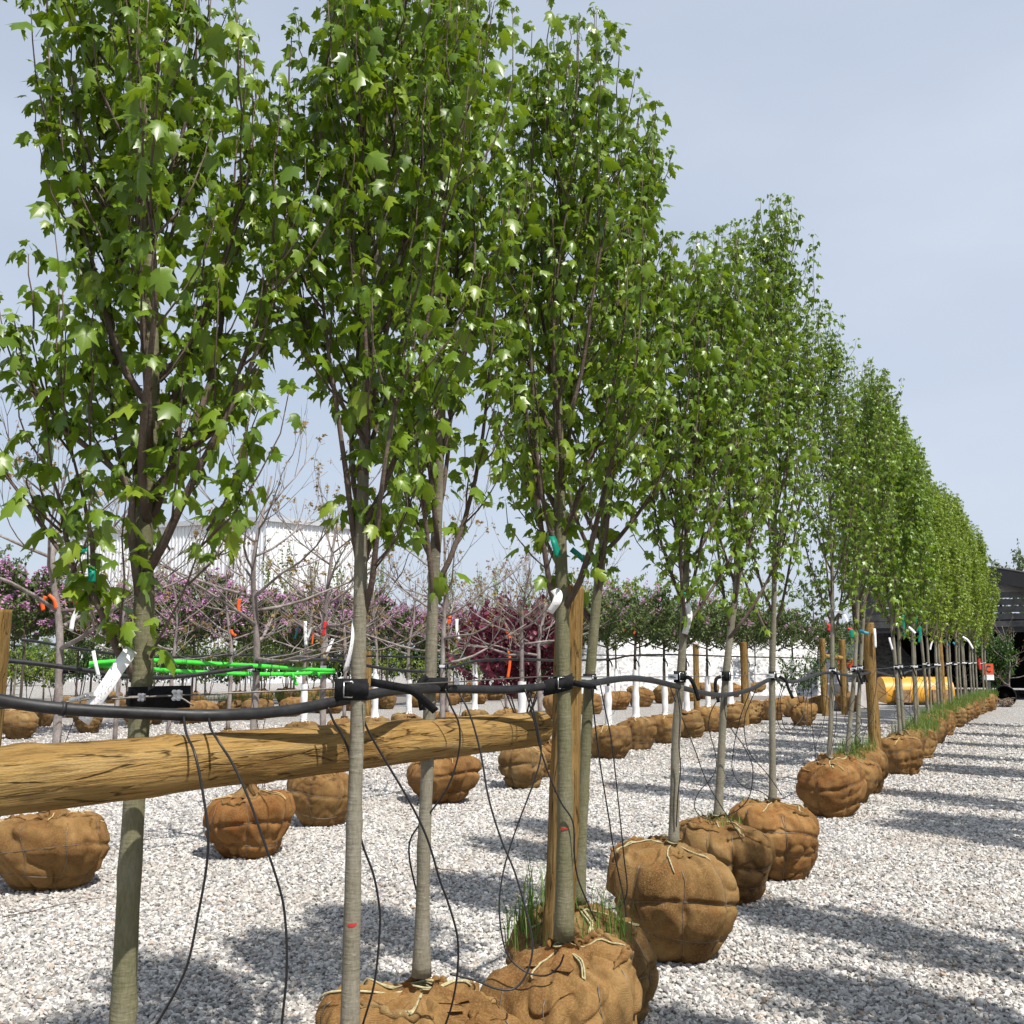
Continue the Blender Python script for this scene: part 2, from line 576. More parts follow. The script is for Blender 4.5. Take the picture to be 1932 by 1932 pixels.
def stone_mat():
    t = NT('gravel_stone')
    oi = t.n('ObjectInfo')
    col = t.ramp(oi.outputs['Random'], [(0.0, (0.18, 0.172, 0.165)), (0.22, (0.32, 0.306, 0.29)), (0.5, (0.475, 0.455, 0.425)), (0.75, (0.60, 0.575, 0.535)), (0.92, (0.76, 0.74, 0.70)), (1.0, (0.40, 0.28, 0.18))])
    geo = t.n('NewGeometry')
    mpn = t.n('Mapping'); t.l(geo.outputs['Position'], mpn.inputs['Vector'])
    big = t.noise(mpn.outputs[0], 0.9, 5, 0.6, 0.6)
    fine = t.noise(mpn.outputs[0], 240, 3)
    col = t.mix(t.ramp(big, [(0.52, 0.0), (0.7, 0.45)]), col, (0.36, 0.29, 0.215))
    col = t.mix(t.math('MULTIPLY', fine, 0.35), col, (0.25, 0.24, 0.23))
    return t.fin(col, 0.85, t.bump(fine, 0.25, 0.002), 0.2)


M['stone'] = stone_mat()
M['asphalt'] = plain('old_asphalt', (0.20, 0.18, 0.165), 0.9, 0.15, 0, 0.2, 25)

# ------------------------------------------------------------------ ground
gm = make_mesh('gravel_ground', [(-400, -60, 0), (400, -60, 0), (400, 700, 0), (-400, 700, 0)], [(0, 1, 2, 3)], M['gravel'])
tag(link('ground', gm), kind='structure', label='pale crushed limestone gravel covering the whole nursery yard', cat='ground')

# the cross road of worn asphalt behind the far rows
mb = MB()
a0, a1 = Vector((-60, 30.5, 0.004)), Vector((30, 41.5, 0.004))
dr = (a1 - a0).normalized(); nr = Vector((-dr.y, dr.x, 0))
mb.add([a0, a1, a1 + nr * 5.5, a0 + nr * 5.5], [(0, 1, 2, 3)])
tag(mb.build('road', M['asphalt'], smooth=False), kind='structure', label='worn brown asphalt lane crossing behind the rows', cat='road')

# loose stones near the camera: geometry-node instances of five chipped stones
rs = np.random.RandomState(5)
pts_, scl_ = [], []


def scatter(y0, y1, dens, smin, smax):
    n = int((y1 ** 2 - y0 ** 2) / 2 * 1.1 * dens)
    Y = np.sqrt(rs.uniform(y0 ** 2, y1 ** 2, n))
    X = Y * rs.uniform(-0.55, 0.55, n)
    Z = rs.uniform(-0.002, 0.009, n)
    pts_.append(np.stack([X, Y, Z], 1)); scl_.append(rs.uniform(smin, smax, n) ** 1.0)


scatter(3.3, 6.5, 3300, 0.55, 1.3)
scatter(6.5, 9.5, 2300, 0.65, 1.45)
scatter(9.5, 12.0, 1500, 0.8, 1.6)
scatter(12.0, 15.0, 800, 0.9, 1.8)
scatter(15.0, 19.0, 350, 1.0, 2.0)
scatter(19.0, 25.0, 120, 1.1, 2.2)
P_ = np.concatenate(pts_); S_ = np.concatenate(scl_)
me = bpy.data.meshes.new('gravel')
me.vertices.add(len(P_)); me.vertices.foreach_set('co', P_.astype(np.float32).ravel())
at_ = me.attributes.new('scl', 'FLOAT', 'POINT'); at_.data.foreach_set('value', S_.astype(np.float32))
me.materials.append(M['stone'])
gro = link('gravel', me)
tag(gro, 'loose pale limestone chippings lying over the yard', 'gravel', kind='stuff')
ng = bpy.data.node_groups.new('gravel_scatter', 'GeometryNodeTree')
ng.interface.new_socket('Geometry', in_out='INPUT', socket_type='NodeSocketGeometry')
ng.interface.new_socket('Geometry', in_out='OUTPUT', socket_type='NodeSocketGeometry')
gi = ng.nodes.new('NodeGroupInput'); go = ng.nodes.new('NodeGroupOutput')
iop = ng.nodes.new('GeometryNodeInstanceOnPoints')
g2i = ng.nodes.new('GeometryNodeGeometryToInstance')
for k in range(6):
    ico = ng.nodes.new('GeometryNodeMeshIcoSphere'); ico.inputs['Radius'].default_value = 0.0125; ico.inputs['Subdivisions'].default_value = 1
    sp_ = ng.nodes.new('GeometryNodeSetPosition')
    pos = ng.nodes.new('GeometryNodeInputPosition')
    nzg = ng.nodes.new('ShaderNodeTexNoise'); nzg.noise_dimensions = '4D'
    nzg.inputs['Scale'].default_value = 60; nzg.inputs['W'].default_value = k * 3.7 + 0.5; nzg.inputs['Detail'].default_value = 1
    sub = ng.nodes.new('ShaderNodeVectorMath'); sub.operation = 'SUBTRACT'; sub.inputs[1].default_value = (0.5, 0.5, 0.5)
    mul = ng.nodes.new('ShaderNodeVectorMath'); mul.operation = 'SCALE'; mul.inputs['Scale'].default_value = 0.030
    ng.links.new(pos.outputs[0], nzg.inputs['Vector'])
    ng.links.new(nzg.outputs['Color'], sub.inputs[0]); ng.links.new(sub.outputs[0], mul.inputs[0])
    ng.links.new(mul.outputs[0], sp_.inputs['Offset']); ng.links.new(ico.outputs['Mesh'], sp_.inputs['Geometry'])
    tr = ng.nodes.new('GeometryNodeTransform'); tr.inputs['Scale'].default_value = (1.15, 0.82 + 0.05 * k, 0.6 + 0.06 * (k % 3))
    ss = ng.nodes.new('GeometryNodeSetShadeSmooth'); ss.inputs['Shade Smooth'].default_value = False
    smn = ng.nodes.new('GeometryNodeSetMaterial'); smn.inputs['Material'].default_value = M['stone']
    ng.links.new(sp_.outputs[0], tr.inputs[0]); ng.links.new(tr.outputs[0], ss.inputs[0]); ng.links.new(ss.outputs[0], smn.inputs[0])
    ng.links.new(smn.outputs[0], g2i.inputs[0])
rv = ng.nodes.new('FunctionNodeRandomValue'); rv.data_type = 'FLOAT_VECTOR'
rv.inputs[0].default_value = (-0.7, -0.7, 0); rv.inputs[1].default_value = (0.7, 0.7, 6.28)
na = ng.nodes.new('GeometryNodeInputNamedAttribute'); na.data_type = 'FLOAT'; na.inputs['Name'].default_value = 'scl'
ng.links.new(gi.outputs[0], iop.inputs['Points']); ng.links.new(g2i.outputs[0], iop.inputs['Instance'])
iop.inputs['Pick Instance'].default_value = True
ng.links.new(rv.outputs[0], iop.inputs['Rotation']); ng.links.new(na.outputs['Attribute'], iop.inputs['Scale'])
ng.links.new(iop.outputs[0], go.inputs[0])
md = gro.modifiers.new('scatter', 'NODES'); md.node_group = ng

# ------------------------------------------------------------------ leaves
def leaf_shape(kind, lod):
    if kind == 'maple':
        if lod == 0:
            half = [(0, 0.02), (0.16, -0.03), (0.37, 0.04), (0.32, 0.24), (0.52, 0.58), (0.37, 0.55), (0.22, 0.54), (0.27, 0.73), (0.12, 0.86), (0, 1.1)]
        elif lod == 1:
            half = [(0, 0.0), (0.37, 0.03), (0.32, 0.24), (0.52, 0.57), (0.22, 0.54), (0, 1.07)]
        else:
            half = [(0, 0.0), (0.56, 0.40), (0.22, 0.52), (0, 1.05)]
        mid = (0, 0.42)
    elif kind == 'oval':
        half = [(0, 0.0), (0.30, 0.3), (0.26, 0.68), (0, 1.0)]; mid = (0, 0.45)
    elif kind == 'round':
        half = [(0, 0.05), (0.3, -0.02), (0.48, 0.35), (0.3, 0.75), (0, 1.0)]; mid = (0, 0.45)
    V = [(0, mid[1])]
    T = []
    n = len(half)
    for sgn in (1, -1):
        base = len(V)
        V += [(sgn * x, y) for x, y in half]
        for i in range(n - 1):
            a, b = base + i, base + i + 1
            T.append((0, a, b) if sgn > 0 else (0, b, a))
    V = np.array([(x, y, -0.42 * abs(x) - 0.34 * y * y + 0.02) for x, y in V], dtype=np.float64)
    return V, np.array(T, dtype=np.int64)


def leaf_mats(nodes, rng, L, droop=(56, 20), pet=(0.02, 0.045), shrink_tip=True):
    """nodes: (pos, azimuth, size factor) -> arrays of leaf frames"""
    N = len(nodes)
    P = np.array([n[0] for n in nodes]); az = np.array([n[1] for n in nodes]); sf = np.array([n[2] for n in nodes])
    pl = rng.uniform(pet[0], pet[1], N) * np.clip(sf, 0.5, 1.2)
    hx, hy = np.cos(az), np.sin(az)
    el = rng.uniform(0.1, 0.9, N)
    base = P + np.stack([hx * np.cos(el), hy * np.cos(el), np.sin(el)], 1) * pl[:, None]
    dr = np.radians(np.clip(rng.normal(droop[0], droop[1], N), -10, 88))
    az2 = az + rng.normal(0, 0.35, N)
    hx, hy = np.cos(az2), np.sin(az2)
    Yv = np.stack([hx * np.cos(dr), hy * np.cos(dr), -np.sin(dr)], 1)
    Nv = np.stack([hx * np.sin(dr), hy * np.sin(dr), np.cos(dr)], 1)
    Xv = np.cross(Yv, Nv)
    roll = rng.normal(0, 0.45, N)
    X2 = Xv * np.cos(roll)[:, None] + Nv * np.sin(roll)[:, None]
    N2 = -Xv * np.sin(roll)[:, None] + Nv * np.cos(roll)[:, None]
    s = L * rng.uniform(0.62, 1.34, N) * sf
    cur = rng.uniform(0.5, 1.7, N)
    wid = rng.uniform(0.85, 1.12, N)
    tint = np.clip(rng.beta(2.2, 2.6, N), 0, 1)
    return dict(base=base, node=P, X=X2, Y=Yv, N=N2, s=s, cur=cur, wid=wid, tint=tint)


def leaves_mesh(name, lm, idx, shape, mat, petiole=False):
    V0, T0 = shape
    sel = lambda k: lm[k][idx]
    s = sel('s')[:, None]
    X, Y, N = sel('X'), sel('Y'), sel('N')
    V = (sel('base')[:, None, :]
         + V0[None, :, 0:1] * (X * s * sel('wid')[:, None])[:, None, :]
         + V0[None, :, 1:2] * (Y * s)[:, None, :]
         + V0[None, :, 2:3] * (N * s * sel('cur')[:, None])[:, None, :])
    n, k = V.shape[0], V.shape[1]
    Fc = (T0[None] + (np.arange(n) * k)[:, None, None]).reshape(-1, 3)
    Vv = V.reshape(-1, 3)
    tint = np.repeat(sel('tint'), k)
    if petiole:
        b, p = sel('base'), sel('node')
        w = X * 0.0011
        q = np.stack([p - w, p + w, b], 1).reshape(-1, 3)
        off = len(Vv)
        Fp = off + np.arange(n * 3).reshape(-1, 3)
        Vv = np.concatenate([Vv, q]); Fc = np.concatenate([Fc, Fp]); tint = np.concatenate([tint, np.repeat(sel('tint') * 0.5 + 0.5, 3)])
    return make_mesh(name, Vv, Fc, mat, True, tint)


SH = {(k, l): leaf_shape(k, l) for k, l in (('maple', 0), ('maple', 1), ('maple', 2), ('oval', 0), ('round', 0))}
LEAF_PROTO = []
for i, tv in enumerate((0.15, 0.3, 0.42, 0.52, 0.62, 0.75, 0.9)):
    V0, T0 = SH[('maple', 0)]
    V1 = V0.copy(); V1[:, 2] *= (0.6 + 0.16 * i)
    V1 = np.concatenate([V1, [(-0.012, -0.02, 0.0), (0.012, -0.02, 0), (0.004, -0.5, -0.05)]])
    T1 = np.concatenate([T0, [(len(V0), len(V0) + 2, len(V0) + 1)]])
    LEAF_PROTO.append(make_mesh('leaf', V1, T1, M['leaf'], True, np.full(len(V1), tv)))


# ------------------------------------------------------------------ growing trees
def grow(seed, path, Rc, hb, n_limb=16, n_shoot=6, r_base=0.026, extra=(), internode=0.055, spread=1.0, prof='col', leader=0.3, rise=(0.75, 1.25), shoot_len=(0.16, 0.46), keep=1.0, clump=False):
    rng = np.random.RandomState(seed)
    rd = random.Random(seed)
    tp = catmull(path, 30)
    zs = [p.z for p in tp]
    H = zs[-1]
    z_lo = zs[0]

    def at_z(z):
        for i in range(len(tp) - 1):
            if tp[i + 1].z >= z:
                f = (z - tp[i].z) / max(1e-6, tp[i + 1].z - tp[i].z)
                return tp[i].lerp(tp[i + 1], min(max(f, 0), 1))
        return tp[-1].copy()

    def tr_r(z):
        if z < hb: return r_base * (1.0 - 0.14 * (z - z_lo) / max(0.1, hb - z_lo))
        f = (z - hb) / (H - hb)
        return max(0.0028, r_base * 0.86 * (1 - f) ** 0.9)
    trunk = (tp, [tr_r(z) * (1.35 if i == 0 else (1.1 if i == 1 else 1.0)) for i, z in enumerate(zs)])

    def env(z):
        f = min(max((z - hb) / (H - hb), 0), 1)
        if prof == 'col':
            return Rc * min(1.0, 0.72 + 1.6 * f) * min(1, (1.02 - f) ** 0.72 * 1.25)
        return Rc * math.sqrt(max(0.02, 1 - (2 * f - 0.9) ** 2 * 0.82))
    limbs = []

    def node_run(pts, t_from, nodes, az0, sz_tip=True, prob=1.0):
        L = sum((pts[i + 1] - pts[i]).length for i in range(len(pts) - 1))
        n = max(2, int(L / internode))
        a = az0
        for i in range(n + 1):
            t = i / n
            if t < t_from: continue
            f = t * (len(pts) - 1)
            k = min(int(f), len(pts) - 2)
            p = pts[k].lerp(pts[k + 1], f - k)
            sfac = (1.0 if t < 0.75 else (1.0 - (t - 0.75) * 1.9)) if sz_tip else 1.0
            for q in (0, math.pi):
                if rd.random() < prob:
                    nodes.append((tuple(p), a + q + rd.uniform(-0.5, 0.5), sfac * rd.uniform(0.85, 1.1)))
            if clump and rd.random() < 0.8:
                for q in (math.pi / 2, -math.pi / 2):
                    nodes.append((tuple(p + Vector((rd.uniform(-.008, .008), rd.uniform(-.008, .008), 0.012))), a + q + rd.uniform(-0.6, 0.6), sfac * rd.uniform(0.6, 0.95)))
            a += math.pi / 2 + rd.uniform(-0.3, 0.3)
        if clump:
            for q in range(3):
                nodes.append((tuple(pts[-1]), rd.uniform(0, 6.28), rd.uniform(0.45, 0.8)))

    def do_limb(pts, r0):
        polys = [(pts, [r0 * (1 - 0.85 * i / (len(pts) - 1)) for i in range(len(pts))], 6)]
        nodes = []
        node_run(pts, 0.42, nodes, rd.uniform(0, 6.28))
        if spread < 1.1:
            e0 = pts[-1]; dv = (pts[-1] - pts[-2]).normalized()
            ln = min(rd.uniform(0.12, 0.5), max(0.06, H * 1.0 - e0.z))
            sp = [e0 + (dv * 0.35 + Vector((0, 0, 0.85))) * ln * u + Vector((rd.uniform(-.01, .01), rd.uniform(-.01, .01), 0)) for u in (0, 0.25, 0.5, 0.75, 1)]
            polys.append((sp, [max(0.0012, 0.003 * (1 - 0.15 * j)) for j in range(5)], 4))
            node_run(sp, 0.05, nodes, rd.uniform(0, 6.28))
        L = sum((pts[i + 1] - pts[i]).length for i in range(len(pts) - 1))
        ns = max(2, int(round(n_shoot * min(1.4, L / 0.9))))
        for s in range(ns):
            t0 = rd.uniform(0.16, 0.93)
            f = t0 * (len(pts) - 1); k = min(int(f), len(pts) - 2)
            p0 = pts[k].lerp(pts[k + 1], f - k)
            c = at_z(p0.z)
            out = Vector((p0.x - c.x, p0.y - c.y, 0))
            a = math.atan2(out.y, out.x) + rd.gauss(0, 1.0)
            ln = rd.uniform(*shoot_len) * (1.15 - 0.4 * t0)
            sp = []
            kk = rd.uniform(0.25, 0.6) * spread
            for j in range(5):
                u = j / 4
                sp.append(p0 + Vector((math.cos(a), math.sin(a), 0)) * (ln * kk * (1 - (1 - u) ** 1.8)) + Vector((rd.uniform(-.008, .008), rd.uniform(-.008, .008), ln * (0.92 if spread < 1.3 else 0.6) * u ** 1.15)))
            if sp[-1].z > H * 1.02: continue
            polys.append((sp, [max(0.0012, 0.0034 * (1 - 0.6 * j / 4)) for j in range(5)], 4))
            node_run(sp, 0.12, nodes, rd.uniform(0, 6.28))
        # short spurs along the bare inner part
        for s in range(int(5 * L)):
            f = rd.uniform(0.05, 0.45) * (len(pts) - 1); k = int(f)
            p0 = pts[k].lerp(pts[k + 1], f - k)
            for q in range(2):
                nodes.append((tuple(p0), rd.uniform(0, 6.28), rd.uniform(0.8, 1.15)))
        if keep < 1: nodes = [n for n in nodes if rd.random() < keep]
        limbs.append(dict(polys=polys, nodes=nodes))

    for e in extra:
        pts = catmull(e[0], 12)
        do_limb(pts, e[1])
    az = rd.uniform(0, 6.28)
    for i in range(n_limb):
        f = (i + rd.uniform(-0.3, 0.3)) / n_limb
        f = min(max(f, 0), 1)
        z0 = hb + (H * 0.86 - hb) * f
        az += 2.4 + rd.uniform(-0.35, 0.35)
        c = at_z(z0)
        rs_ = rd.uniform(*rise) * (0.55 * (H - hb)) * (1 - 0.62 * f)
        z1 = min(z0 + rs_, H * 0.95)
        re_ = env(z1) * rd.uniform(0.5, 1.15)
        pts = []
        ph1, ph2 = rd.uniform(0, 6.28), rd.uniform(0, 6.28)
        for j in range(9):
            t = j / 8
            rr = re_ * (1 - (1 - t) ** 1.75)
            a2 = az + 0.12 * math.sin(3 * t + ph1)
            zz = z0 + (z1 - z0) * t ** 1.18
            cc = c.lerp(at_z(zz), 0.55)
            pts.append(Vector((cc.x + math.cos(a2) * rr + 0.012 * math.sin(7 * t + ph2), cc.y + math.sin(a2) * rr + 0.012 * math.sin(6 * t + ph1), zz)))
        do_limb(pts, min(0.015, max(0.004, tr_r(z0) * 0.56)))
    lnodes = []
    k0 = int(len(tp) * (1 - leader))
    node_run(tp[k0:], 0.0, lnodes, 0.3)
    limbs.append(dict(polys=[], nodes=lnodes))
    return dict(trunk=trunk, limbs=limbs, H=H, at_z=at_z, tr_r=tr_r)


# ------------------------------------------------------------------ root balls
PROF = np.array([(0.0, 0.0), (0.45, 0.0), (0.70, 0.0), (0.80, 0.06), (0.89, 0.22), (0.97, 0.42), (1.0, 0.60), (0.985, 0.76), (0.90, 0.90), (0.74, 0.975), (0.5, 1.0), (0.25, 1.01), (0.06, 1.03)])


def ball_surface(seed, Rb, hb_, nw, lv, flat):
    rr = np.random.RandomState(seed)
    fb, fb2, fb3, fb4, fb5 = Fbm(seed), Fbm(seed + 91, 9), Fbm(seed + 17, 9), Fbm(seed + 33), Fbm(seed + 71)
    wa = np.arange(nw) * 2 * np.pi / nw + rr.uniform(-0.28, 0.28, nw)
    wz = (np.arange(lv) + 0.75) / (lv + 0.6) * 0.86 + rr.uniform(-0.03, 0.03, lv)
    wp = rr.uniform(0, 6.28, lv)
    s_d = np.linspace(0, 1, len(PROF))
    sq = rr.uniform(0.9, 1.08)
    tx, ty = rr.uniform(-0.05, 0.05, 2)

    def surf(a, s, push=0.0, groove=1.0):
        pr = np.interp(s, s_d, PROF[:, 0]); pz = np.interp(s, s_d, PROF[:, 1])
        s2 = np.clip(s + 0.03, 0, 1); s1 = np.clip(s - 0.03, 0, 1)
        pr = (pr + np.interp(s2, s_d, PROF[:, 0]) + np.interp(s1, s_d, PROF[:, 0])) / 3
        pz = (pz + np.interp(s2, s_d, PROF[:, 1]) + np.interp(s1, s_d, PROF[:, 1])) / 3
        pr = pr * (1 - flat * np.clip(1 - pz / 0.6, 0, 1) ** 1.3)
        x = np.cos(a) * pr * Rb * sq; y = np.sin(a) * pr * Rb / sq; z = pz * hb_
        P = np.stack([x, y, z], -1)
        side = np.clip(1.25 - pz, 0, 1) * np.clip(pr * 1.6 - 0.5, 0, 1)
        # distance to nearest vertical and horizontal wire
        da = np.min(np.abs((a[..., None] - wa + np.pi) % (2 * np.pi) - np.pi), -1) * Rb
        zz = wz + 0.05 * np.sin(2 * a[..., None] + wp)
        dz = np.min(np.abs(pz[..., None] - zz), -1) * hb_
        gv = np.exp(-(da / 0.022) ** 2); gh = np.exp(-(dz / 0.018) ** 2) * (pz < 0.93)
        low = fb(P, 9.0); hi = fb2(P, 26.0); fine = fb3(P, 60)
        pil = (1 - gv) * (1 - gh)
        cr = fb4(P * np.array([1, 1, 0.5]), 15.0); cr2 = fb5(P, 24.0)
        crease = np.exp(-(cr / 0.17) ** 2) * np.clip(0.55 + hi, 0, 1) + 0.7 * np.exp(-(cr2 / 0.15) ** 2) * np.clip(0.45 - low, 0, 1)
        pleat = np.sin(a * 13 + 5 * low + 2 * hi) * np.clip((pz - 0.5) / 0.5, 0, 1) * np.clip(pr * 2 - 0.3, 0, 1)
        mk = np.clip(0.55 + 0.9 * fb4(P, 6.0), 0.05, 1.2)
        d = 0.13 * Rb * low + 0.05 * Rb * hi + 0.012 * Rb * fine - 0.10 * Rb * crease + 0.035 * Rb * pleat + side * mk * (0.12 * Rb * pil ** 0.7 - 0.05 * Rb * np.maximum(gv, gh)) * groove
        top = np.clip((pz - 0.80) / 0.2, 0, 1) * np.clip(pr * 3 - 0.15, 0, 1)
        fold = np.sin(a * 11 + 3 * low) * np.sin(a * 5 + 1.0 + 4 * hi)
        z = z + top * (0.035 * hb_ * fold + 0.03 * hb_ * hi) + 0.05 * hb_ * low * np.clip(pz * 1.3, 0, 1) * (pr > 0.1) + tx * x * np.clip(pz, 0, 1) * 3 + ty * y * np.clip(pz, 0, 1) * 3
        d = (d + push) * np.clip(pr * 3, 0, 1)
        x = x + np.cos(a) * d; y = y + np.sin(a) * d
        z = np.where(s < 0.17, 0.0, np.maximum(z, 0.003)) + push * np.clip(pz * 2 - 1, 0, 1)
        return np.stack([x, y, z], -1)
    return surf, wa, wz, wp


def ball_meshes(seed, Rb, hb_, nu, nv, nw=8, lv=3, wire=True, twine_m='twine', taper=0.06, neck=1.0, folds=0):
    surf, wa, wz, wp = ball_surface(seed, Rb, hb_, nw, lv, taper)
    a = np.arange(nu) * 2 * np.pi / nu
    s = np.linspace(0.12, 1, nv)
    A, S = np.meshgrid(a, s)
    V = surf(A, S).reshape(-1, 3)
    i, j = np.meshgrid(np.arange(nv - 1), np.arange(nu), indexing='ij')
    j2 = (j + 1) % nu
    Fc = np.stack([i * nu + j, i * nu + j2, (i + 1) * nu + j2, (i + 1) * nu + j], -1).reshape(-1, 4)
    res = dict(ball=make_mesh('root_ball', V, Fc, M['burlap'], True))
    if wire:
        mb = MB()
        sd = np.linspace(0, 1, len(PROF))
        zs_ = np.interp(np.linspace(0.2, 0.8, 60), sd, PROF[:, 1])
        for k in range(nw):
            ss = np.linspace(0.24, 0.70, 16)
            q = surf(np.full(16, wa[k]) + 0.03 * np.sin(ss * 20 + k), ss, 0.003)
            mb.tube([Vector(p) for p in q], 0.0017, 4)
        for k in range(lv):
            aa = np.linspace(0, 2 * np.pi, 40)
            zt = wz[k] + 0.05 * np.sin(2 * aa + wp[k])
            st = np.interp(np.clip(zt, 0, 0.9), PROF[2:10, 1], sd[2:10])
            q = surf(aa, st, 0.003)
            mb.tube([Vector(p) for p in q], 0.0017, 4, cap=False)
        res['wire'] = mb.mesh('basket_wire', M['basket'])
    rd = random.Random(seed)
    mb = MB()
    for k in range(5):
        a0 = rd.uniform(0, 6.28); a1 = a0 + rd.uniform(-0.5, 0.5)
        s_end = rd.uniform(0.62, 0.8)
        ss = np.linspace(0.985, s_end, 14)
        q = surf(np.linspace(a0, a1, 14), ss, 0.006)
        mb.tube([Vector(p) for p in q], 0.0038, 5)
        if rd.random() < 0.6:
            q = surf(np.linspace(a0 + 0.06, a1 + 0.03, 14), ss, 0.006)
            mb.tube([Vector(p) for p in q], 0.0034, 5)
    for k in range(3):
        P = [Vector((0.04 * math.cos(t * 0.63), 0.04 * math.sin(t * 0.63), hb_ * 1.03 + 0.008 + k * 0.009 + 0.006 * math.sin(t + k))) for t in range(11)]
        mb.tube(P, 0.004, 5)
    res['twine'] = mb.mesh('twine', M[twine_m])
    # gathered burlap neck round the stem
    nn_, cc_ = 9, 28
    V, Fc = [], []
    ph = rd.uniform(0, 6)
    for i in range(nn_):
        t = i / (nn_ - 1)
        r_ = 0.105 * (1 - t) ** 1.6 + 0.036 + (0.02 * max(0, t - 0.8) / 0.2)
        for k in range(cc_):
            a = 2 * math.pi * k / cc_
            r2 = r_ * (1 + 0.16 * math.sin(7 * a + ph + 2 * t) + 0.10 * math.sin(11 * a + 2 * ph))
            V.append((math.cos(a) * r2, math.sin(a) * r2, hb_ * 0.985 + 0.055 * neck * t + 0.01 * math.sin(3 * a + ph) * t))
    Fc = [(i * cc_ + k, i * cc_ + (k + 1) % cc_, (i + 1) * cc_ + (k + 1) % cc_, (i + 1) * cc_ + k) for i in range(nn_ - 1) for k in range(cc_)]
    if folds:
        res['fold'] = []
        for k in range(folds):
            mb = MB()
            a0 = rd.uniform(0, 6.28); w_ = rd.uniform(0.5, 1.3); s0 = rd.uniform(0.70, 0.86); s1 = s0 + rd.uniform(-0.1, 0.1)
            q = surf(np.linspace(a0, a0 + w_, 18), np.linspace(s0, s1, 18), 0.003)
            rad_ = [0.016 * math.sin(math.pi * (j + 0.6) / 18.2) ** 0.5 * (0.75 + 0.35 * math.sin(j * 1.9 + k)) for j in range(18)]
            mb.tube([Vector(p) for p in q], rad_, 9)
            res['fold'].append(mb.mesh('burlap_fold', M['burlap']))
    res['neck'] = make_mesh('burlap_neck', V, Fc, M['burlap'], True)
    return res


def put_ball(res, parent, loc=(0, 0, 0), rz=0.0, sc_=1.0):
    b = link('root_ball', res['ball'], parent, loc)
    b.rotation_euler = (0, 0, rz); b.scale = (sc_,) * 3
    if 'wire' in res: link('wire_basket', res['wire'], b)
    link('twine', res['twine'], b)
    link('burlap_neck', res['neck'], b)
    for fm in res.get('fold', []): link('burlap_fold', fm, b)
    return b


BALLS = [ball_meshes(300 + k, 0.29, 0.47, 84, 48, 9, 3, True, 'twine' if k % 2 else 'twine_tan') for k in range(4)]
BALLS_TAN = [ball_meshes(340 + k, 0.32, 0.47, 84, 48, 9, 3, True, 'twine_tan', 0.14, 1.3) for k in range(4)]


# ------------------------------------------------------------------ grass tufts
def grass_mesh(seed, rad, n, h, z, lean=0.5):
    rr = np.random.RandomState(seed)
    V, Fc, T = [], [], []
    for k in range(n):
        a = rr.uniform(0, 6.28); r_ = rad * math.sqrt(rr.uniform(0, 1))
        p = np.array([math.cos(a) * r_, math.sin(a) * r_, z - 0.04 * (r_ / rad) ** 3 - 0.01])
        hh = h * rr.uniform(0.35, 1.0)
        b = rr.uniform(0, 6.28); ln = hh * rr.uniform(0.1, lean)
        d = np.array([math.cos(b), math.sin(b), 0]); w = np.array([-math.sin(b), math.cos(b), 0]) * rr.uniform(0.0016, 0.0034)
        i0 = len(V)
        m1 = p + d * ln * 0.25 + np.array([0, 0, hh * 0.55]); m2 = p + d * ln + np.array([0, 0, hh * rr.uniform(0.75, 1.0)])
        V += [p - w, p + w, m1 + w * 0.8, m1 - w * 0.8, m2]
        Fc += [(i0, i0 + 1, i0 + 2), (i0, i0 + 2, i0 + 3), (i0 + 3, i0 + 2, i0 + 4)]
        T += [rr.beta(2, 2.5)] * 5
    return make_mesh('grass', V, np.array(Fc), M['grass'], True, T)


# ------------------------------------------------------------------ posts and rail
def log_mesh(name, L, r0, r1, mat, axis, seed, nl=120, nc=40, flake=0.006, bend=0.01):
    f1, f2, f3 = Fbm(seed), Fbm(seed + 5, 9), Fbm(seed + 9, 9)
    t = np.linspace(0, 1, nl); a = np.arange(nc) * 2 * np.pi / nc
    A, T = np.meshgrid(a, t)
    r = r0 + (r1 - r0) * T
    st = np.stack([np.cos(A) * 0.09, np.sin(A) * 0.09, T * L * 0.16], -1)
    n1 = f1(st, 42.0); n2 = f2(st, 120.0); n3 = f3(np.stack([np.cos(A) * .09, np.sin(A) * .09, T * L * .5], -1), 16)
    plate = np.sign(n1) * np.abs(n1) ** 0.35           # flaked plates with steps
    d = flake * 0.5 * plate + flake * 0.35 * n2 + flake * 0.8 * n3
    # knots
    rr = np.random.RandomState(seed)
    for k in range(int(3 * L)):
        ka, kt = rr.uniform(0, 6.28), rr.uniform(0, 1)
        dd = np.sqrt((((A - ka + np.pi) % (2 * np.pi) - np.pi) * r0) ** 2 + ((T - kt) * L) ** 2)
        d += 0.008 * np.exp(-(dd / 0.03) ** 2) - 0.010 * np.exp(-(dd / 0.010) ** 2)
    R_ = r + d
    c = np.stack([R_ * np.cos(A), R_ * np.sin(A), T * L], -1)
    c[..., 0] += bend * np.sin(T * 3.1 + seed)
    V = c.reshape(-1, 3)
    if axis == 'X': V = V[:, [2, 0, 1]]
    i, j = np.meshgrid(np.arange(nl - 1), np.arange(nc), indexing='ij'); j2 = (j + 1) % nc
    Fq = np.stack([i * nc + j, i * nc + j2, (i + 1) * nc + j2, (i + 1) * nc + j], -1).reshape(-1, 4)
    faces = [tuple(x) for x in Fq.tolist()] + [tuple(range(nc))[::-1], tuple((nl - 1) * nc + k for k in range(nc))]
    me = make_mesh(name, V, faces, mat, True)
    sm = np.full(len(me.polygons), True); sm[-2:] = False
    me.polygons.foreach_set('use_smooth', sm)
    return me


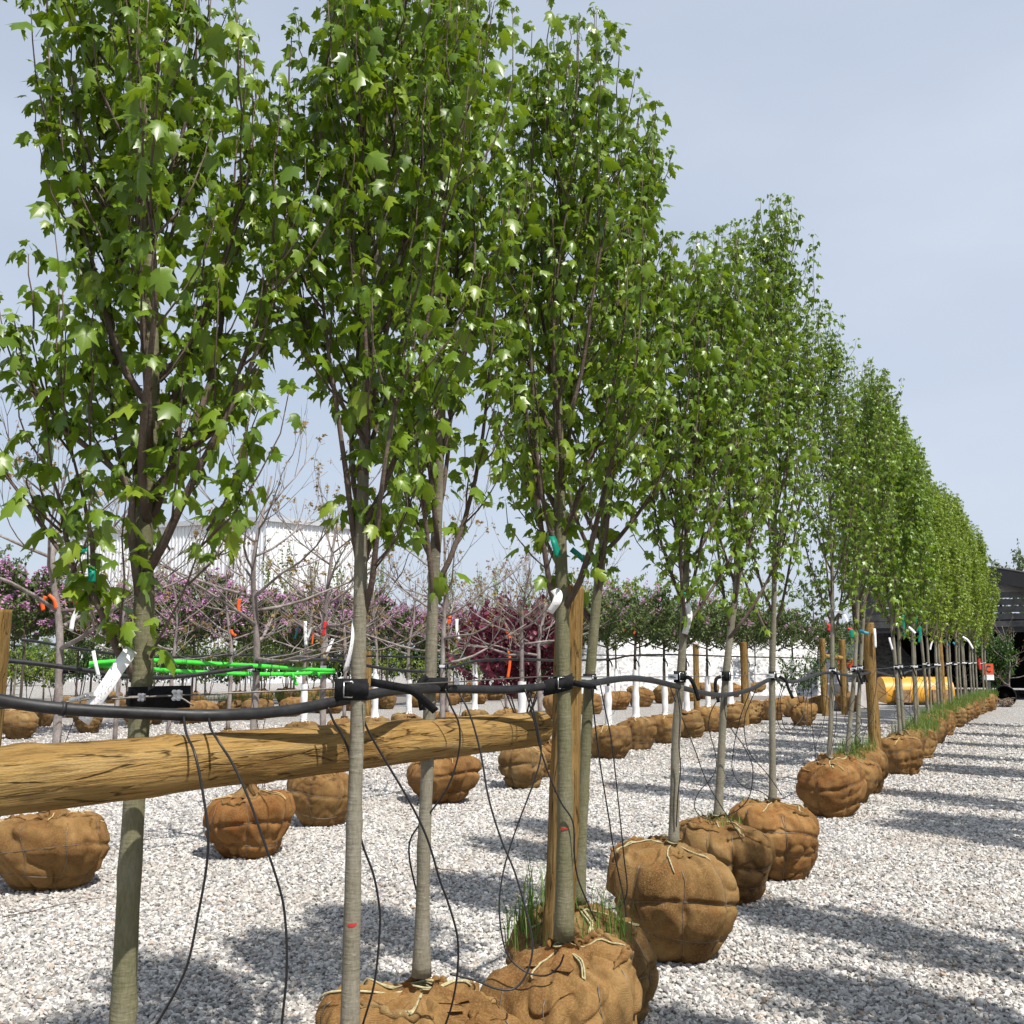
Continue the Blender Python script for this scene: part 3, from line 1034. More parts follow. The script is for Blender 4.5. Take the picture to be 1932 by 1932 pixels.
# near rail
ra = Vector((-1.75, 0.69, 1.285)); rb = Vector((0.10, 4.09, 1.233))
L_ = (rb - ra).length
rail = link('log_rail', log_mesh('log_rail', L_, 0.066, 0.067, M['timber'], 'X', 3, 420, 72, 0.0045, 0.006))
rail.location = ra
rail.rotation_euler = (rb - ra).to_track_quat('X', 'Z').to_euler()
tag(rail, 'thick peeled round log rail running level across the lower left', 'rail')


def post(Y, px, py_top, dia, lean, seed, label, group=None, ppy=None):
    top = pt(px, py_top, Y)
    base = Vector((top.x - lean * top.z, Y, -0.02))
    L = (top - base).length
    o = link('timber_post', log_mesh('timber_post', L, dia / 2 * 1.04, dia / 2, M['timber_z'], 'Z', seed, 110, 40, 0.005, 0.008))
    o.location = base
    o.rotation_euler = (top - base).to_track_quat('Z', 'X').to_euler()
    tag(o, label, 'post', 'round timber posts')
    return o


post(4.22, 1072, 1106, 0.118, 0.035, 21, 'round timber post carrying the right end of the log rail')
post(4.8, -20, 1149, 0.19, 0.035, 22, 'stout timber post cut by the left edge of the picture')
post(12.4, 1638, 1175, 0.135, 0.0, 23, 'tall pale timber post in the middle stretch of the near row')
post(22.8, 1770, 1190, 0.16, 0.0, 24, 'timber post among the far trunks of the near row')

# ------------------------------------------------------------------ maples of the near row
def wood_mesh(name, polys, mat, rough_trunk=False):
    mb = MB()
    for p, r_, seg in polys:
        mb.tube(p, r_, seg, cap=True)
    return mb.mesh(name, mat)


def trunk_mesh(g, mat, seed, seg=14, loc=None):
    tp, tr_ = g['trunk']
    P = catmull(tp, 90)
    n = len(tp)
    rad = np.interp(np.linspace(0, n - 1, 90), np.arange(n), tr_)
    f = Fbm(seed)
    rr = random.Random(seed)
    knots = [(rr.uniform(0.03, 0.62), rr.uniform(0, 6.28), rr.uniform(0.5, 1.0)) for _ in range(12)]
    mb = MB(); mb.tube(P, list(rad), seg)
    V = np.array(mb.v)
    C = np.repeat(np.array([tuple(p) for p in P]), seg, axis=0)
    d = V - C
    t = np.repeat(np.linspace(0, 1, 90), seg)
    ang = np.arctan2(d[:, 1], d[:, 0])
    k = 1 + 0.05 * f(V * np.array([1, 1, 0.35]), 30) + 0.03 * f(V, 14)
    for kt, ka, ks in knots:
        da = np.abs((ang - ka + np.pi) % (2 * np.pi) - np.pi)
        k += 0.22 * ks * np.exp(-((t - kt) / 0.006) ** 2 - (da / 0.5) ** 2) + 0.03 * np.exp(-((t - kt) / 0.008) ** 2)
    V = C + d * k[:, None]
    mb.v = [tuple(x) for x in V]
    return mb.mesh('trunk', mat)


def make_maple(seed, loc, path, Rc, hb, label, *, lod=1, n_limb=16, n_shoot=6, leaf=0.056, r_base=0.025, ball=None, ball_rz=0.0, ball_s=1.0,
               extra=(), leaf_parts=0, mat='leaf', bark='bark', group='balled maples of the near row', split_limbs=False, name='maple_tree', internode=0.085):
    loc = Vector(loc)
    P = [Vector(p) - loc for p in path]
    ex = [([Vector(p) - loc for p in e[0]], e[1]) for e in extra]
    g = grow(seed, P, Rc, hb, n_limb, n_shoot, r_base, ex, internode, clump=True)
    root = empty(name, loc)
    tag(root, label, 'tree', group)
    link('trunk', trunk_mesh(g, M[bark], seed, 16 if lod == 0 else 9), root)
    nodes = []
    if split_limbs:
        for li in g['limbs']:
            if li['polys']: link('branch', wood_mesh('branch', li['polys'], M['twig']), root)
    else:
        link('branches', wood_mesh('branches', [q for li in g['limbs'] for q in li['polys']], M['twig']), root)
    for li in g['limbs']: nodes += li['nodes']
    rng = np.random.RandomState(seed + 1)
    lm = leaf_mats(nodes, rng, leaf, (40, 26), (0.022, 0.06))
    N = len(nodes)
    idx = np.arange(N)
    parts = np.array([], dtype=int)
    if leaf_parts:
        W = lm['base'] + np.array(loc)
        dist = np.linalg.norm(W - np.array([0, 0, CAM_H]), axis=1)
        dep = W[:, 1] * CP + (W[:, 2] - CAM_H) * SP
        up_ = -W[:, 1] * SP + (W[:, 2] - CAM_H) * CP
        inside = (np.abs(W[:, 0] / dep) < 0.5) & (np.abs(up_ / dep) < 0.5)
        score = lm['s'] / dist * np.where(inside, 1, 0.01) * rng.uniform(0.8, 1.2, N)
        parts = np.argsort(-score)[:leaf_parts]
        idx = np.setdiff1d(idx, parts)
    crown = link('crown', leaves_mesh('crown', lm, idx, SH[('maple', lod)], M[mat], lod == 0), root)
    if leaf_parts: crown['kind'] = 'stuff'
    for i in parts:
        s = lm['s'][i]
        mt = Matrix((lm['X'][i] * s * lm['wid'][i], lm['Y'][i] * s, lm['N'][i] * s)).transposed().to_4x4()
        mt.translation = Vector(lm['base'][i])
        o = bpy.data.objects.new('leaf', LEAF_PROTO[int(min(6, lm['tint'][i] * 8.5))])
        COL.objects.link(o); o.parent = crown; o.matrix_local = mt
    if ball is not None:
        put_ball(ball, root, (0, 0, 0), ball_rz, ball_s)
    root['n_leaf'] = N
    del root['n_leaf']
    return root, g, N


def px_path(L, Y):
    return [pt(x, y, Y) for x, y in L]


TREES = []          # (label index, x at cable height, Y, trunk radius)
NLEAF = []
near = [
    # px path of the trunk (root first), Y, crown radius, branch height, seed, trunk radius
    dict(p=[(231, 1975), (237, 1800), (250, 1560), (268, 1280), (272, 1150), (271, 1000), (283, 830), (288, 700), (280, 500), (266, 350), (258, 200), (262, 50), (266, -170)], Y=2.62, R=0.46, hb=1.70, rb=0.029, n=21, s=7, seed=11, bark='bark_green', leaf=0.053,
         what='closest maple with mossy trunk forking low behind the log rail'),
    dict(p=[(660, 1975), (667, 1600), (676, 1300), (682, 1000), (690, 800), (700, 650), (712, 520), (724, 340), (730, 120), (722, 0), (720, -120)], Y=2.75, R=0.44, hb=1.62, rb=0.0215, n=22, s=7, seed=12, bark='bark', leaf=0.051,
         what='slim pale maple trunk standing in front of the log rail'),
    dict(p=[(795, 1842), (800, 1600), (808, 1400), (818, 1100), (826, 950), (832, 700), (825, 450), (812, 250), (822, 40), (825, -90)], Y=3.38, R=0.46, hb=1.62, rb=0.0225, n=22, s=7, seed=13, bark='bark', leaf=0.051,
         what='maple rooted in a flat ball just behind the log rail'),
    dict(p=[(1064, 1772), (1066, 1500), (1064, 1290), (1060, 1100), (1056, 950), (1054, 820), (1049, 680), (1050, 550), (1068, 350), (1086, 180), (1090, 42)], Y=3.83, R=0.46, hb=1.62, rb=0.0295, n=22, s=7, seed=14, bark='bark_green', leaf=0.050,
         what='mossy maple in a wide ball in front of the rail post'),
    dict(p=[(1090, 1705), (1100, 1500), (1112, 1290), (1126, 1130), (1140, 1000), (1152, 800), (1180, 500), (1210, 330), (1226, 250)], Y=4.5, R=0.52, hb=1.66, rb=0.026, n=24, s=8, seed=15, bark='bark_green', leaf=0.051,
         what='maple leaning right behind the rail post, grass round its ball'),
    dict(p=[(1271, 1597), (1275, 1400), (1283, 1290), (1292, 1150), (1297, 1000), (1308, 800), (1328, 620), (1342, 490)], Y=5.5, R=0.54, hb=1.62, rb=0.0245, n=24, s=8, seed=16, bark='bark', leaf=0.052,
         what='maple in the large tan ball tied with three wires'),
    dict(p=[(1355, 1545), (1362, 1400), (1368, 1290), (1380, 1180), (1390, 1080), (1392, 800), (1388, 600), (1385, 445)], Y=6.7, R=0.56, hb=1.62, rb=0.026, n=24, s=8, seed=17, bark='bark', leaf=0.052,
         what='maple in a slumped ball with grass on top'),
    dict(p=[(1458, 1515), (1457, 1290), (1460, 1150), (1463, 900), (1466, 600), (1466, 395)], Y=7.45, R=0.60, hb=1.62, rb=0.0245, n=24, s=8, seed=18, bark='bark', leaf=0.052,
         what='maple in a rusty ball with square wire grid'),
    dict(p=[(1565, 1437), (1570, 1250), (1568, 1000), (1552, 760), (1540, 585)], Y=10.25, R=0.62, hb=1.68, rb=0.0245, n=24, s=8, seed=19, bark='bark', leaf=0.051,
         what='first maple after the gap in the near row'),
    dict(p=[(1597, 1430), (1612, 1270), (1620, 1100), (1630, 850), (1632, 690)], Y=11.2, R=0.60, hb=1.68, rb=0.025, n=24, s=8, seed=20, bark='bark', leaf=0.051,
         what='maple leaning right just before the tall middle post'),
    dict(p=[(1617, 1405), (1624, 1250), (1640, 1000), (1660, 800), (1670, 705)], Y=12.0, R=0.64, hb=1.68, rb=0.025, n=24, s=8, seed=21, bark='bark', leaf=0.051,
         what='maple touching the tall middle post'),
]
T0_extra = [
    ([pt(*q) for q in ((262, 1290, 2.62), (232, 1240, 2.60), (213, 1210, 2.58), (190, 1150, 2.56), (165, 1110, 2.54), (139, 1074, 2.52), (80, 995, 2.5), (43, 939, 2.5), (-5, 870, 2.5))], 0.0135),
    ([pt(*q) for q in ((176, 1110, 2.55), (175, 1060, 2.55), (172, 1008, 2.55), (152, 919, 2.55), (130, 830, 2.5), (110, 740, 2.46))], 0.008),
    ([pt(*q) for q in ((139, 1074, 2.53), (126, 1021, 2.52), (112, 942, 2.5), (99, 896, 2.48), (85, 780, 2.45))], 0.0075),
    ([pt(*q) for q in ((280, 975, 2.62), (300, 950, 2.62), (327, 862, 2.60), (378, 833, 2.58), (417, 800, 2.55), (440, 749, 2.52), (458, 675, 2.5), (491, 594, 2.5), (512, 500, 2.5))], 0.0125),
    ([pt(*q) for q in ((322, 880, 2.61), (336, 809, 2.65), (351, 749, 2.7), (360, 640, 2.72), (380, 520, 2.74))], 0.0085),
    ([pt(*q) for q in ((268, 1160, 2.62), (252, 1040, 2.58), (247, 985, 2.57), (250, 928, 2.56), (210, 880, 2.52), (149, 833, 2.48), (119, 809, 2.46), (86, 749, 2.44), (60, 640, 2.42))], 0.0125),
    ([pt(*q) for q in ((249, 930, 2.57), (228, 868, 2.6), (216, 809, 2.62), (205, 700, 2.64), (200, 580, 2.62))], 0.008),
    ([pt(*q) for q in ((285, 1240, 2.60), (300, 1205, 2.56), (345, 1120, 2.5), (375, 1040, 2.46), (400, 990, 2.44), (445, 940, 2.42))], 0.0045),
]
BALL_NEAR = {2: (0.30, 0.455, 0.5), 3: (0.292, 0.455, 1.2), 4: (0.30, 0.42, 2.0), 5: (0.31, 0.525, 3.3), 6: (0.315, 0.48, 0.4), 7: (0.325, 0.475, 5.0), 8: (0.315, 0.51, 1.0), 9: (0.30, 0.47, 4.0), 10: (0.31, 0.47, 2.6)}
MAPLES = []
for i, d in enumerate(near):
    base = pt(*d['p'][0], d['Y'])
    loc = Vector((base.x, base.y, 0))
    path = px_path(d['p'], d['Y'])
    bz = path[0].z
    ball = None
    if i in BALL_NEAR:
        rb_, hh, rz = BALL_NEAR[i]
        ball = ball_meshes(500 + i, rb_, hh, 230 if i < 8 else 100, 120 if i < 8 else 54, 8 if i != 7 else 11, 2 if i != 7 else 3, True, folds=5 if i < 8 else 3, taper=(0.0, 0.0, 0.06, 0.1, 0.05, 0.24, 0.2, 0.12, 0.2, 0.16, 0.16)[i])
    else:
        ball, rz = BALLS[i % 4], 0.7 * i
        path[0] = Vector((path[0].x, path[0].y, 0.43))
    lod = 0 if i < 6 else 1
    root, g, N = make_maple(d['seed'], loc, path, d['R'], d['hb'], d['what'], lod=lod, n_limb=d['n'], n_shoot=d['s'], leaf=d['leaf'], r_base=d['rb'],
                            ball=ball, ball_rz=rz, extra=T0_extra if i == 0 else (), leaf_parts=300 if i < 6 else 0, bark=d['bark'], split_limbs=i < 6)
    c = g['at_z'](1.41) + loc
    MAPLES.append(dict(root=root, x=c.x, y=c.y, r=g['tr_r'](1.41), loc=loc))
    NLEAF.append(N)

# the tree beyond the left edge whose shoots reach into the picture
loc = Vector((-1.66, 2.25, 0))
root, g, N = make_maple(31, loc, [loc + Vector(v) for v in ((0, 0, 0.43), (0.0, 0, 1.5), (0.02, 0.01, 2.5), (0.0, 0.0, 3.4), (0.03, 0, 4.1))], 0.47, 1.85, 'maple beyond the left edge, only leafy shoots reaching in', lod=0, n_limb=16, n_shoot=6, leaf=0.06, ball=BALLS[1])

# far maples: three grown patterns shared by the many trees of the far stretch and of the row across the aisle
def straight(seed, H):
    rd = random.Random(seed)
    return [Vector((0, 0, 0.43)), Vector((rd.uniform(-.03, .03), rd.uniform(-.03, .03), 1.4)), Vector((rd.uniform(-.05, .05), rd.uniform(-.05, .05), 2.6)), Vector((rd.uniform(-.06, .06), rd.uniform(-.06, .06), 3.8)), Vector((rd.uniform(-.05, .05), rd.uniform(-.05, .05), H))]


far_px = [(1684, 13.9), (1691, 14.9), (1713, 16.2), (1719, 17.2), (1738, 19.0), (1743, 20.0), (1757, 21.0), (1763, 22.0), (1779, 23.5), (1784, 24.3), (1794, 25.3), (1800, 26.2),
          (1808, 27.0), (1812, 27.7), (1820, 28.4), (1825, 29.0), (1831, 29.8), (1843, 30.6), (1849, 31.4)]
protos = []
for k in range(6):
    lime = k >= 3
    root, g, N = make_maple(60 + k, (0, 0, 0), straight(60 + k, 5.0 + 0.25 * (k % 3)), 0.72, 1.75, 'x', lod=2 if k else 1, n_limb=26, n_shoot=9, leaf=0.070, r_base=0.026,
                            ball=BALLS[k % 4], mat='leaf_lime' if lime else 'leaf', name='maple_tree')
    protos.append(root)
    NLEAF.append(N)
used = set()
rdm = random.Random(7)
cnt = len(near)
for j, (px, Y) in enumerate(far_px):
    k = (j % 3) if j < 4 else 3 + (j % 3)
    x = (px - 966) / F * Y
    if k in used:
        o = copy_tree(protos[k])
    else:
        o = protos[k]; used.add(k)
    s = rdm.uniform(0.95, 1.08)
    o.location = (x, Y, 0); o.rotation_euler = (rdm.uniform(-.015, .015), rdm.uniform(-.02, .02), rdm.uniform(0, 6.28)); o.scale = (s, s, s * rdm.uniform(0.96, 1.06))
    cnt += 1
    tag(o, 'young maple in a burlap ball, %s trunk along the near row from the left' % ordinal(cnt), 'tree', 'balled maples of the near row')
    MAPLES.append(dict(root=o, x=x, y=Y, r=0.024, loc=Vector((x, Y, 0))))
# row on the other side of the aisle, beyond the right edge: only its shadows show
for j, Y in enumerate((0.2, 1.3, 2.3, 3.1, 4.2, 7.5, 8.3, 9.5, 12.2, 13.0, 14.6, 16.8, 19.4, 22.5)):
    o = copy_tree(protos[(j * 2) % 3])
    x = 3.05 + 0.50 * (Y - 3.5) + rdm.uniform(-.3, .3)
    o.location = (x, Y, 0); o.rotation_euler = (0, 0, rdm.uniform(0, 6.28)); s = rdm.uniform(0.82, 0.95); o.scale = (s, s, s)
    tag(o, 'maple across the aisle past the right edge, %s shadow from the front' % ordinal(j + 1), 'tree', 'maples across the aisle')
print('LEAVES', NLEAF)

# ------------------------------------------------------------------ grass on the near row balls
def tuft(loc, seed, rad, n, h, z, label, lean=0.5):
    o = link('grass', grass_mesh(seed, rad, n, h, z, lean), None, loc)
    tag(o, label, 'grass', kind='stuff')


tuft(MAPLES[4]['loc'] + Vector((-0.05, -0.1, 0)), 1, 0.27, 260, 0.26, 0.41, 'long green grass growing out of the ball behind the rail post', 0.7)
tuft(MAPLES[4]['loc'] + Vector((-0.18, -0.02, 0)), 2, 0.08, 30, 0.46, 0.41, 'tall thin grass stalks left of the rail post', 0.3)
tuft(MAPLES[6]['loc'], 3, 0.16, 110, 0.11, 0.49, 'short grass on the slumped ball')
tuft(MAPLES[7]['loc'] + Vector((-.1, .1, 0)), 4, 0.12, 40, 0.14, 0.46, 'thin grass on the rusty grid ball')
tuft(MAPLES[9]['loc'], 5, 0.2, 160, 0.22, 0.46, 'green grass tuft before the tall middle post')
tuft(MAPLES[10]['loc'], 6, 0.22, 260, 0.30, 0.46, 'thick green grass at the foot of the tall middle post')
for j in range(12, len(MAPLES)):
    if j in (11,): continue
    tuft(MAPLES[j]['loc'] + Vector((0.05, -0.05, 0)), 10 + j, 0.27, 260, 0.30, 0.46, 'green grass topping the ball of the %s maple in the near row' % ordinal(j + 1))

# ------------------------------------------------------------------ irrigation hose, wire rope and drip tubes of the near row
def hose_path(L):
    return [pt(x, y, Y) for x, y, Y in L]


hp = hose_path([(-260, 1268, 2.15), (0, 1321, 2.33), (130, 1338, 2.40), (300, 1347, 2.46), (420, 1349, 2.52), (545, 1340, 2.66), (662, 1318, 2.83), (735, 1304, 2.98), (800, 1300, 3.30), (870, 1300, 3.45), (960, 1301, 3.66), (1062, 1292, 3.93), (1115, 1289, 4.4), (1180, 1280, 4.75), (1225, 1283, 5.1), (1273, 1294, 5.42),
                (1330, 1308, 6.0), (1370, 1311, 6.6), (1415, 1301, 7.0), (1457, 1281, 7.5), (1500, 1286, 8.3), (1545, 1271, 9.8), (1575, 1270, 10.3), (1612, 1275, 11.15), (1650, 1268, 12.7), (1690, 1276, 14.2), (1716, 1266, 16.4), (1742, 1262, 19.4), (1775, 1256, 23), (1810, 1252, 27), (1849, 1247, 31.4)])
hose = empty('irrigation_hose', (hp[1].x, hp[1].y, 0))
tag(hose, 'thick black poly hose sagging along the near row of maples', 'hose')
hoff = hose.location.copy()
mb = MB(); mb.tube([p - hoff for p in catmull(hp, 260)], 0.0146, 14)
mb.build('hose_pipe', M['hose'], hose)
mb = MB()
jp = pt(118, 1337, 2.395) - hoff; jd = (pt(125, 1338, 2.40) - pt(111, 1336, 2.39)).normalized()
mb.tube([jp - jd * 0.005, jp + jd * 0.005], 0.0172, 14)
mb.build('hose_joint', M['hose'], hose)


def drip(L, Y0, Y1, r_=0.0032, parent=None, mat='tube'):
    n = len(L)
    ys = Y1 if isinstance(Y1, list) else [Y0 + (Y1 - Y0) * (i / (n - 1)) for i in range(n)]
    P = [pt(x, y, ys[i]) for i, (x, y) in enumerate(L)]
    mb = MB(); mb.tube([p - hoff for p in catmull(P, max(24, n * 6))], r_, 6)
    return mb.build('drip_tube', M[mat], hose)


DR = [
    ([(346, 1350), (352, 1385), (367, 1420), (380, 1480), (392, 1566), (390, 1632), (374, 1724), (350, 1830), (300, 1925), (275, 1960)], 0, [2.47, 2.42, 2.37, 2.36, 2.36, 2.38, 2.4, 2.42, 2.45, 2.48]),
    ([(393, 1350), (398, 1375), (413, 1400), (440, 1443), (470, 1509), (496, 1582), (522, 1658), (537, 1724), (541, 1830), (530, 1945)], 0, [2.50, 2.46, 2.42, 2.42, 2.42, 2.43, 2.45, 2.48, 2.5, 2.52]),
    ([(619, 1335), (630, 1362), (644, 1384), (659, 1423), (664, 1483), (676, 1560), (687, 1602), (704, 1648), (714, 1698), (717, 1745), (707, 1851), (684, 1935)], 2.74, 2.86),
    ([(676, 1330), (694, 1377), (730, 1440), (773, 1513), (806, 1582), (830, 1661), (846, 1705), (863, 1768), (863, 1834), (853, 1894), (838, 1940)], 2.86, 3.15),
    ([(840, 1300), (850, 1330), (866, 1367), (866, 1417), (849, 1476), (820, 1522), (787, 1562), (773, 1589), (773, 1622), (783, 1670), (792, 1700)], 3.30, 3.43),
    ([(862, 1300), (886, 1347), (906, 1417), (922, 1506), (945, 1582), (972, 1648), (995, 1729), (1005, 1785), (995, 1834), (972, 1864), (939, 1866), (892, 1848), (849, 1838)], 3.44, 3.25),
    ([(997, 1300), (1015, 1377), (1021, 1420), (1008, 1473), (972, 1569), (949, 1648), (942, 1719), (955, 1795), (988, 1831), (1028, 1841), (1054, 1824), (1064, 1801)], 3.74, 3.60),
    ([(990, 1300), (1008, 1360), (1018, 1407), (1035, 1460), (1058, 1513), (1081, 1552), (1084, 1615), (1091, 1659), (1111, 1709), (1124, 1738)], 3.70, 3.86),
    ([(1116, 1295), (1121, 1350), (1131, 1433), (1147, 1532), (1160, 1615), (1180, 1714), (1178, 1765)], 4.38, 4.9),
    ([(1132, 1290), (1142, 1340), (1154, 1400), (1167, 1516), (1177, 1615), (1183, 1681), (1167, 1711), (1130, 1716)], 4.47, 4.6),
    ([(1262, 1290), (1280, 1338), (1309, 1409), (1335, 1478), (1375, 1544), (1402, 1589)], 5.35, 6.3),
    ([(1277, 1300), (1283, 1350), (1281, 1404), (1284, 1450), (1279, 1504), (1276, 1560)], 5.42, 5.46),
    ([(1361, 1312), (1348, 1330), (1339, 1351), (1338, 1377), (1351, 1430), (1346, 1462), (1319, 1494), (1310, 1520), (1322, 1540), (1345, 1548)], 6.5, 6.55),
    ([(1416, 1302), (1396, 1356), (1383, 1420), (1383, 1457), (1402, 1483), (1436, 1494), (1455, 1508)], 7.0, 7.35),
    ([(1427, 1298), (1406, 1351), (1406, 1393), (1417, 1425), (1449, 1462), (1475, 1500)], 7.1, 7.4),
    ([(1366, 1312), (1372, 1361), (1404, 1409), (1420, 1449), (1415, 1499), (1396, 1525), (1370, 1540)], 6.55, 6.65),
    ([(1485, 1286), (1472, 1320), (1478, 1367), (1491, 1376), (1513, 1354), (1519, 1324), (1505, 1286)], 8.0, 8.6),
    ([(1478, 1286), (1467, 1330), (1471, 1372), (1496, 1384), (1516, 1372), (1524, 1340), (1518, 1284)], 7.9, 8.9),
    ([(1531, 1276), (1531, 1340), (1536, 1404), (1542, 1438), (1556, 1442)], 9.4, 10.1),
    ([(1562, 1272), (1559, 1322), (1552, 1372), (1539, 1409), (1545, 1436)], 10.1, 10.1),
    ([(1571, 1272), (1577, 1330), (1578, 1360), (1574, 1390), (1566, 1424)], 10.2, 10.2),
]
for L, y0, y1 in DR:
    drip(L, y0, y1)
rdm = random.Random(12)
for j in range(9, len(MAPLES)):
    m = MAPLES[j]
    for q in range(2 if j < 16 else 1):
        px = 966 + F * m['x'] / m['y']
        w = F / m['y']
        s0 = rdm.uniform(-0.35, 0.5); s1 = rdm.uniform(-0.25, 0.3)
        L = [(px + s0 * w, 1244 + 0.12 * w), (px + (s0 * 0.9 + rdm.uniform(-.1, .1)) * w, 1244 + 0.35 * w), (px + (s1 + rdm.uniform(-.25, .25)) * w, 1244 + 0.65 * w), (px + s1 * w, 1244 + 0.9 * w), (px + 0.1 * s1 * w, 1244 + 1.0 * w)]
        drip(L, m['y'] - 0.1, m['y'] - 0.12)

# wire rope on the trunk straps
rp = hose_path([(-230, 1352, 2.1), (60, 1332, 2.42), (150, 1321, 2.5), (205, 1316, 2.54), (330, 1312, 2.60), (639, 1299, 2.80), (712, 1294, 2.92), (850, 1287, 3.38), (1022, 1277, 3.80), (1130, 1277, 4.5), (1270, 1277, 5.5), (1368, 1275, 6.7), (1452, 1272, 7.45), (1542, 1268, 9.9), (1612, 1265, 11.2), (1690, 1259, 14), (1770, 1252, 22.8), (1849, 1245, 31.4)])
rope = empty('wire_rope', (rp[2].x, rp[2].y, 0))
ro = rope.location.copy()
tag(rope, 'thin tensioned steel wire rope strung along the near row', 'wire rope')
mb = MB(); mb.tube([p - ro for p in catmull(rp, 160)], 0.0024, 7)
mb.build('rope_strand', M['cable'], rope)
mb = MB(); q0, q1 = pt(205, 1319, 2.52) - ro, pt(365, 1331, 2.57) - ro
mb.tube(catmull([q0, pt(260, 1316, 2.545) - ro, pt(330, 1314, 2.57) - ro, q1], 20), 0.0024, 7)
mb.build('rope_tail', M['cable'], rope)


def clamp(px, py, Y, s=1.0):
    c = pt(px, py, Y) - ro
    mb = MB()
    mb.box(c + Vector((0, 0.002, -0.002)), (0.017 * s, 0.012 * s, 0.016 * s))
    for dx in (-0.005, 0.005):
        mb.tube([c + Vector((dx * s, -0.013 * s, 0.007 * s)), c + Vector((dx * s, 0.012 * s, 0.007 * s))], 0.0028 * s, 6)
        mb.tube([c + Vector((dx * s, -0.014 * s, -0.008 * s)), c + Vector((dx * s, 0.012 * s, -0.008 * s))], 0.0028 * s, 6)
        mb.tube([c + Vector((dx * s, -0.011 * s, 0.007 * s)), c + Vector((dx * s, -0.006 * s, 0.007 * s))], 0.0052 * s, 6)
        mb.tube([c + Vector((dx * s, -0.011 * s, -0.008 * s)), c + Vector((dx * s, -0.006 * s, -0.008 * s))], 0.0052 * s, 6)
    mb.build('rope_clamp', M['steel'], rope, smooth=False)


clamp(268, 1315, 2.535, 0.8); clamp(335, 1311, 2.57, 1.1); clamp(198, 1315, 2.52, 0.8); clamp(862, 1285, 3.40, 0.9)
# turnbuckle at the left end
mb = MB()
a, b = pt(148, 1318, 2.47) - ro, pt(188, 1314, 2.51) - ro
mb.ribbon([a, a.lerp(b, 0.3) + Vector((0, 0, 0.006)), a.lerp(b, 0.7) + Vector((0, 0, 0.006)), b], Vector((0, 0.006, 0.004)), 0.006)
mb.tube([a - Vector((0.02, 0, 0.004)), a + Vector((0.004, 0, 0))], 0.006, 8)
mb.tube([b - Vector((0, 0.012, 0)), b + Vector((0, 0.012, 0))], 0.006, 8)
mb.tube([a.lerp(b, 0.5) + Vector((0, -0.012, 0.004)), a.lerp(b, 0.5) + Vector((0, 0.012, 0.004))], 0.005, 8)
mb.build('turnbuckle', M['steel'], rope, smooth=False)


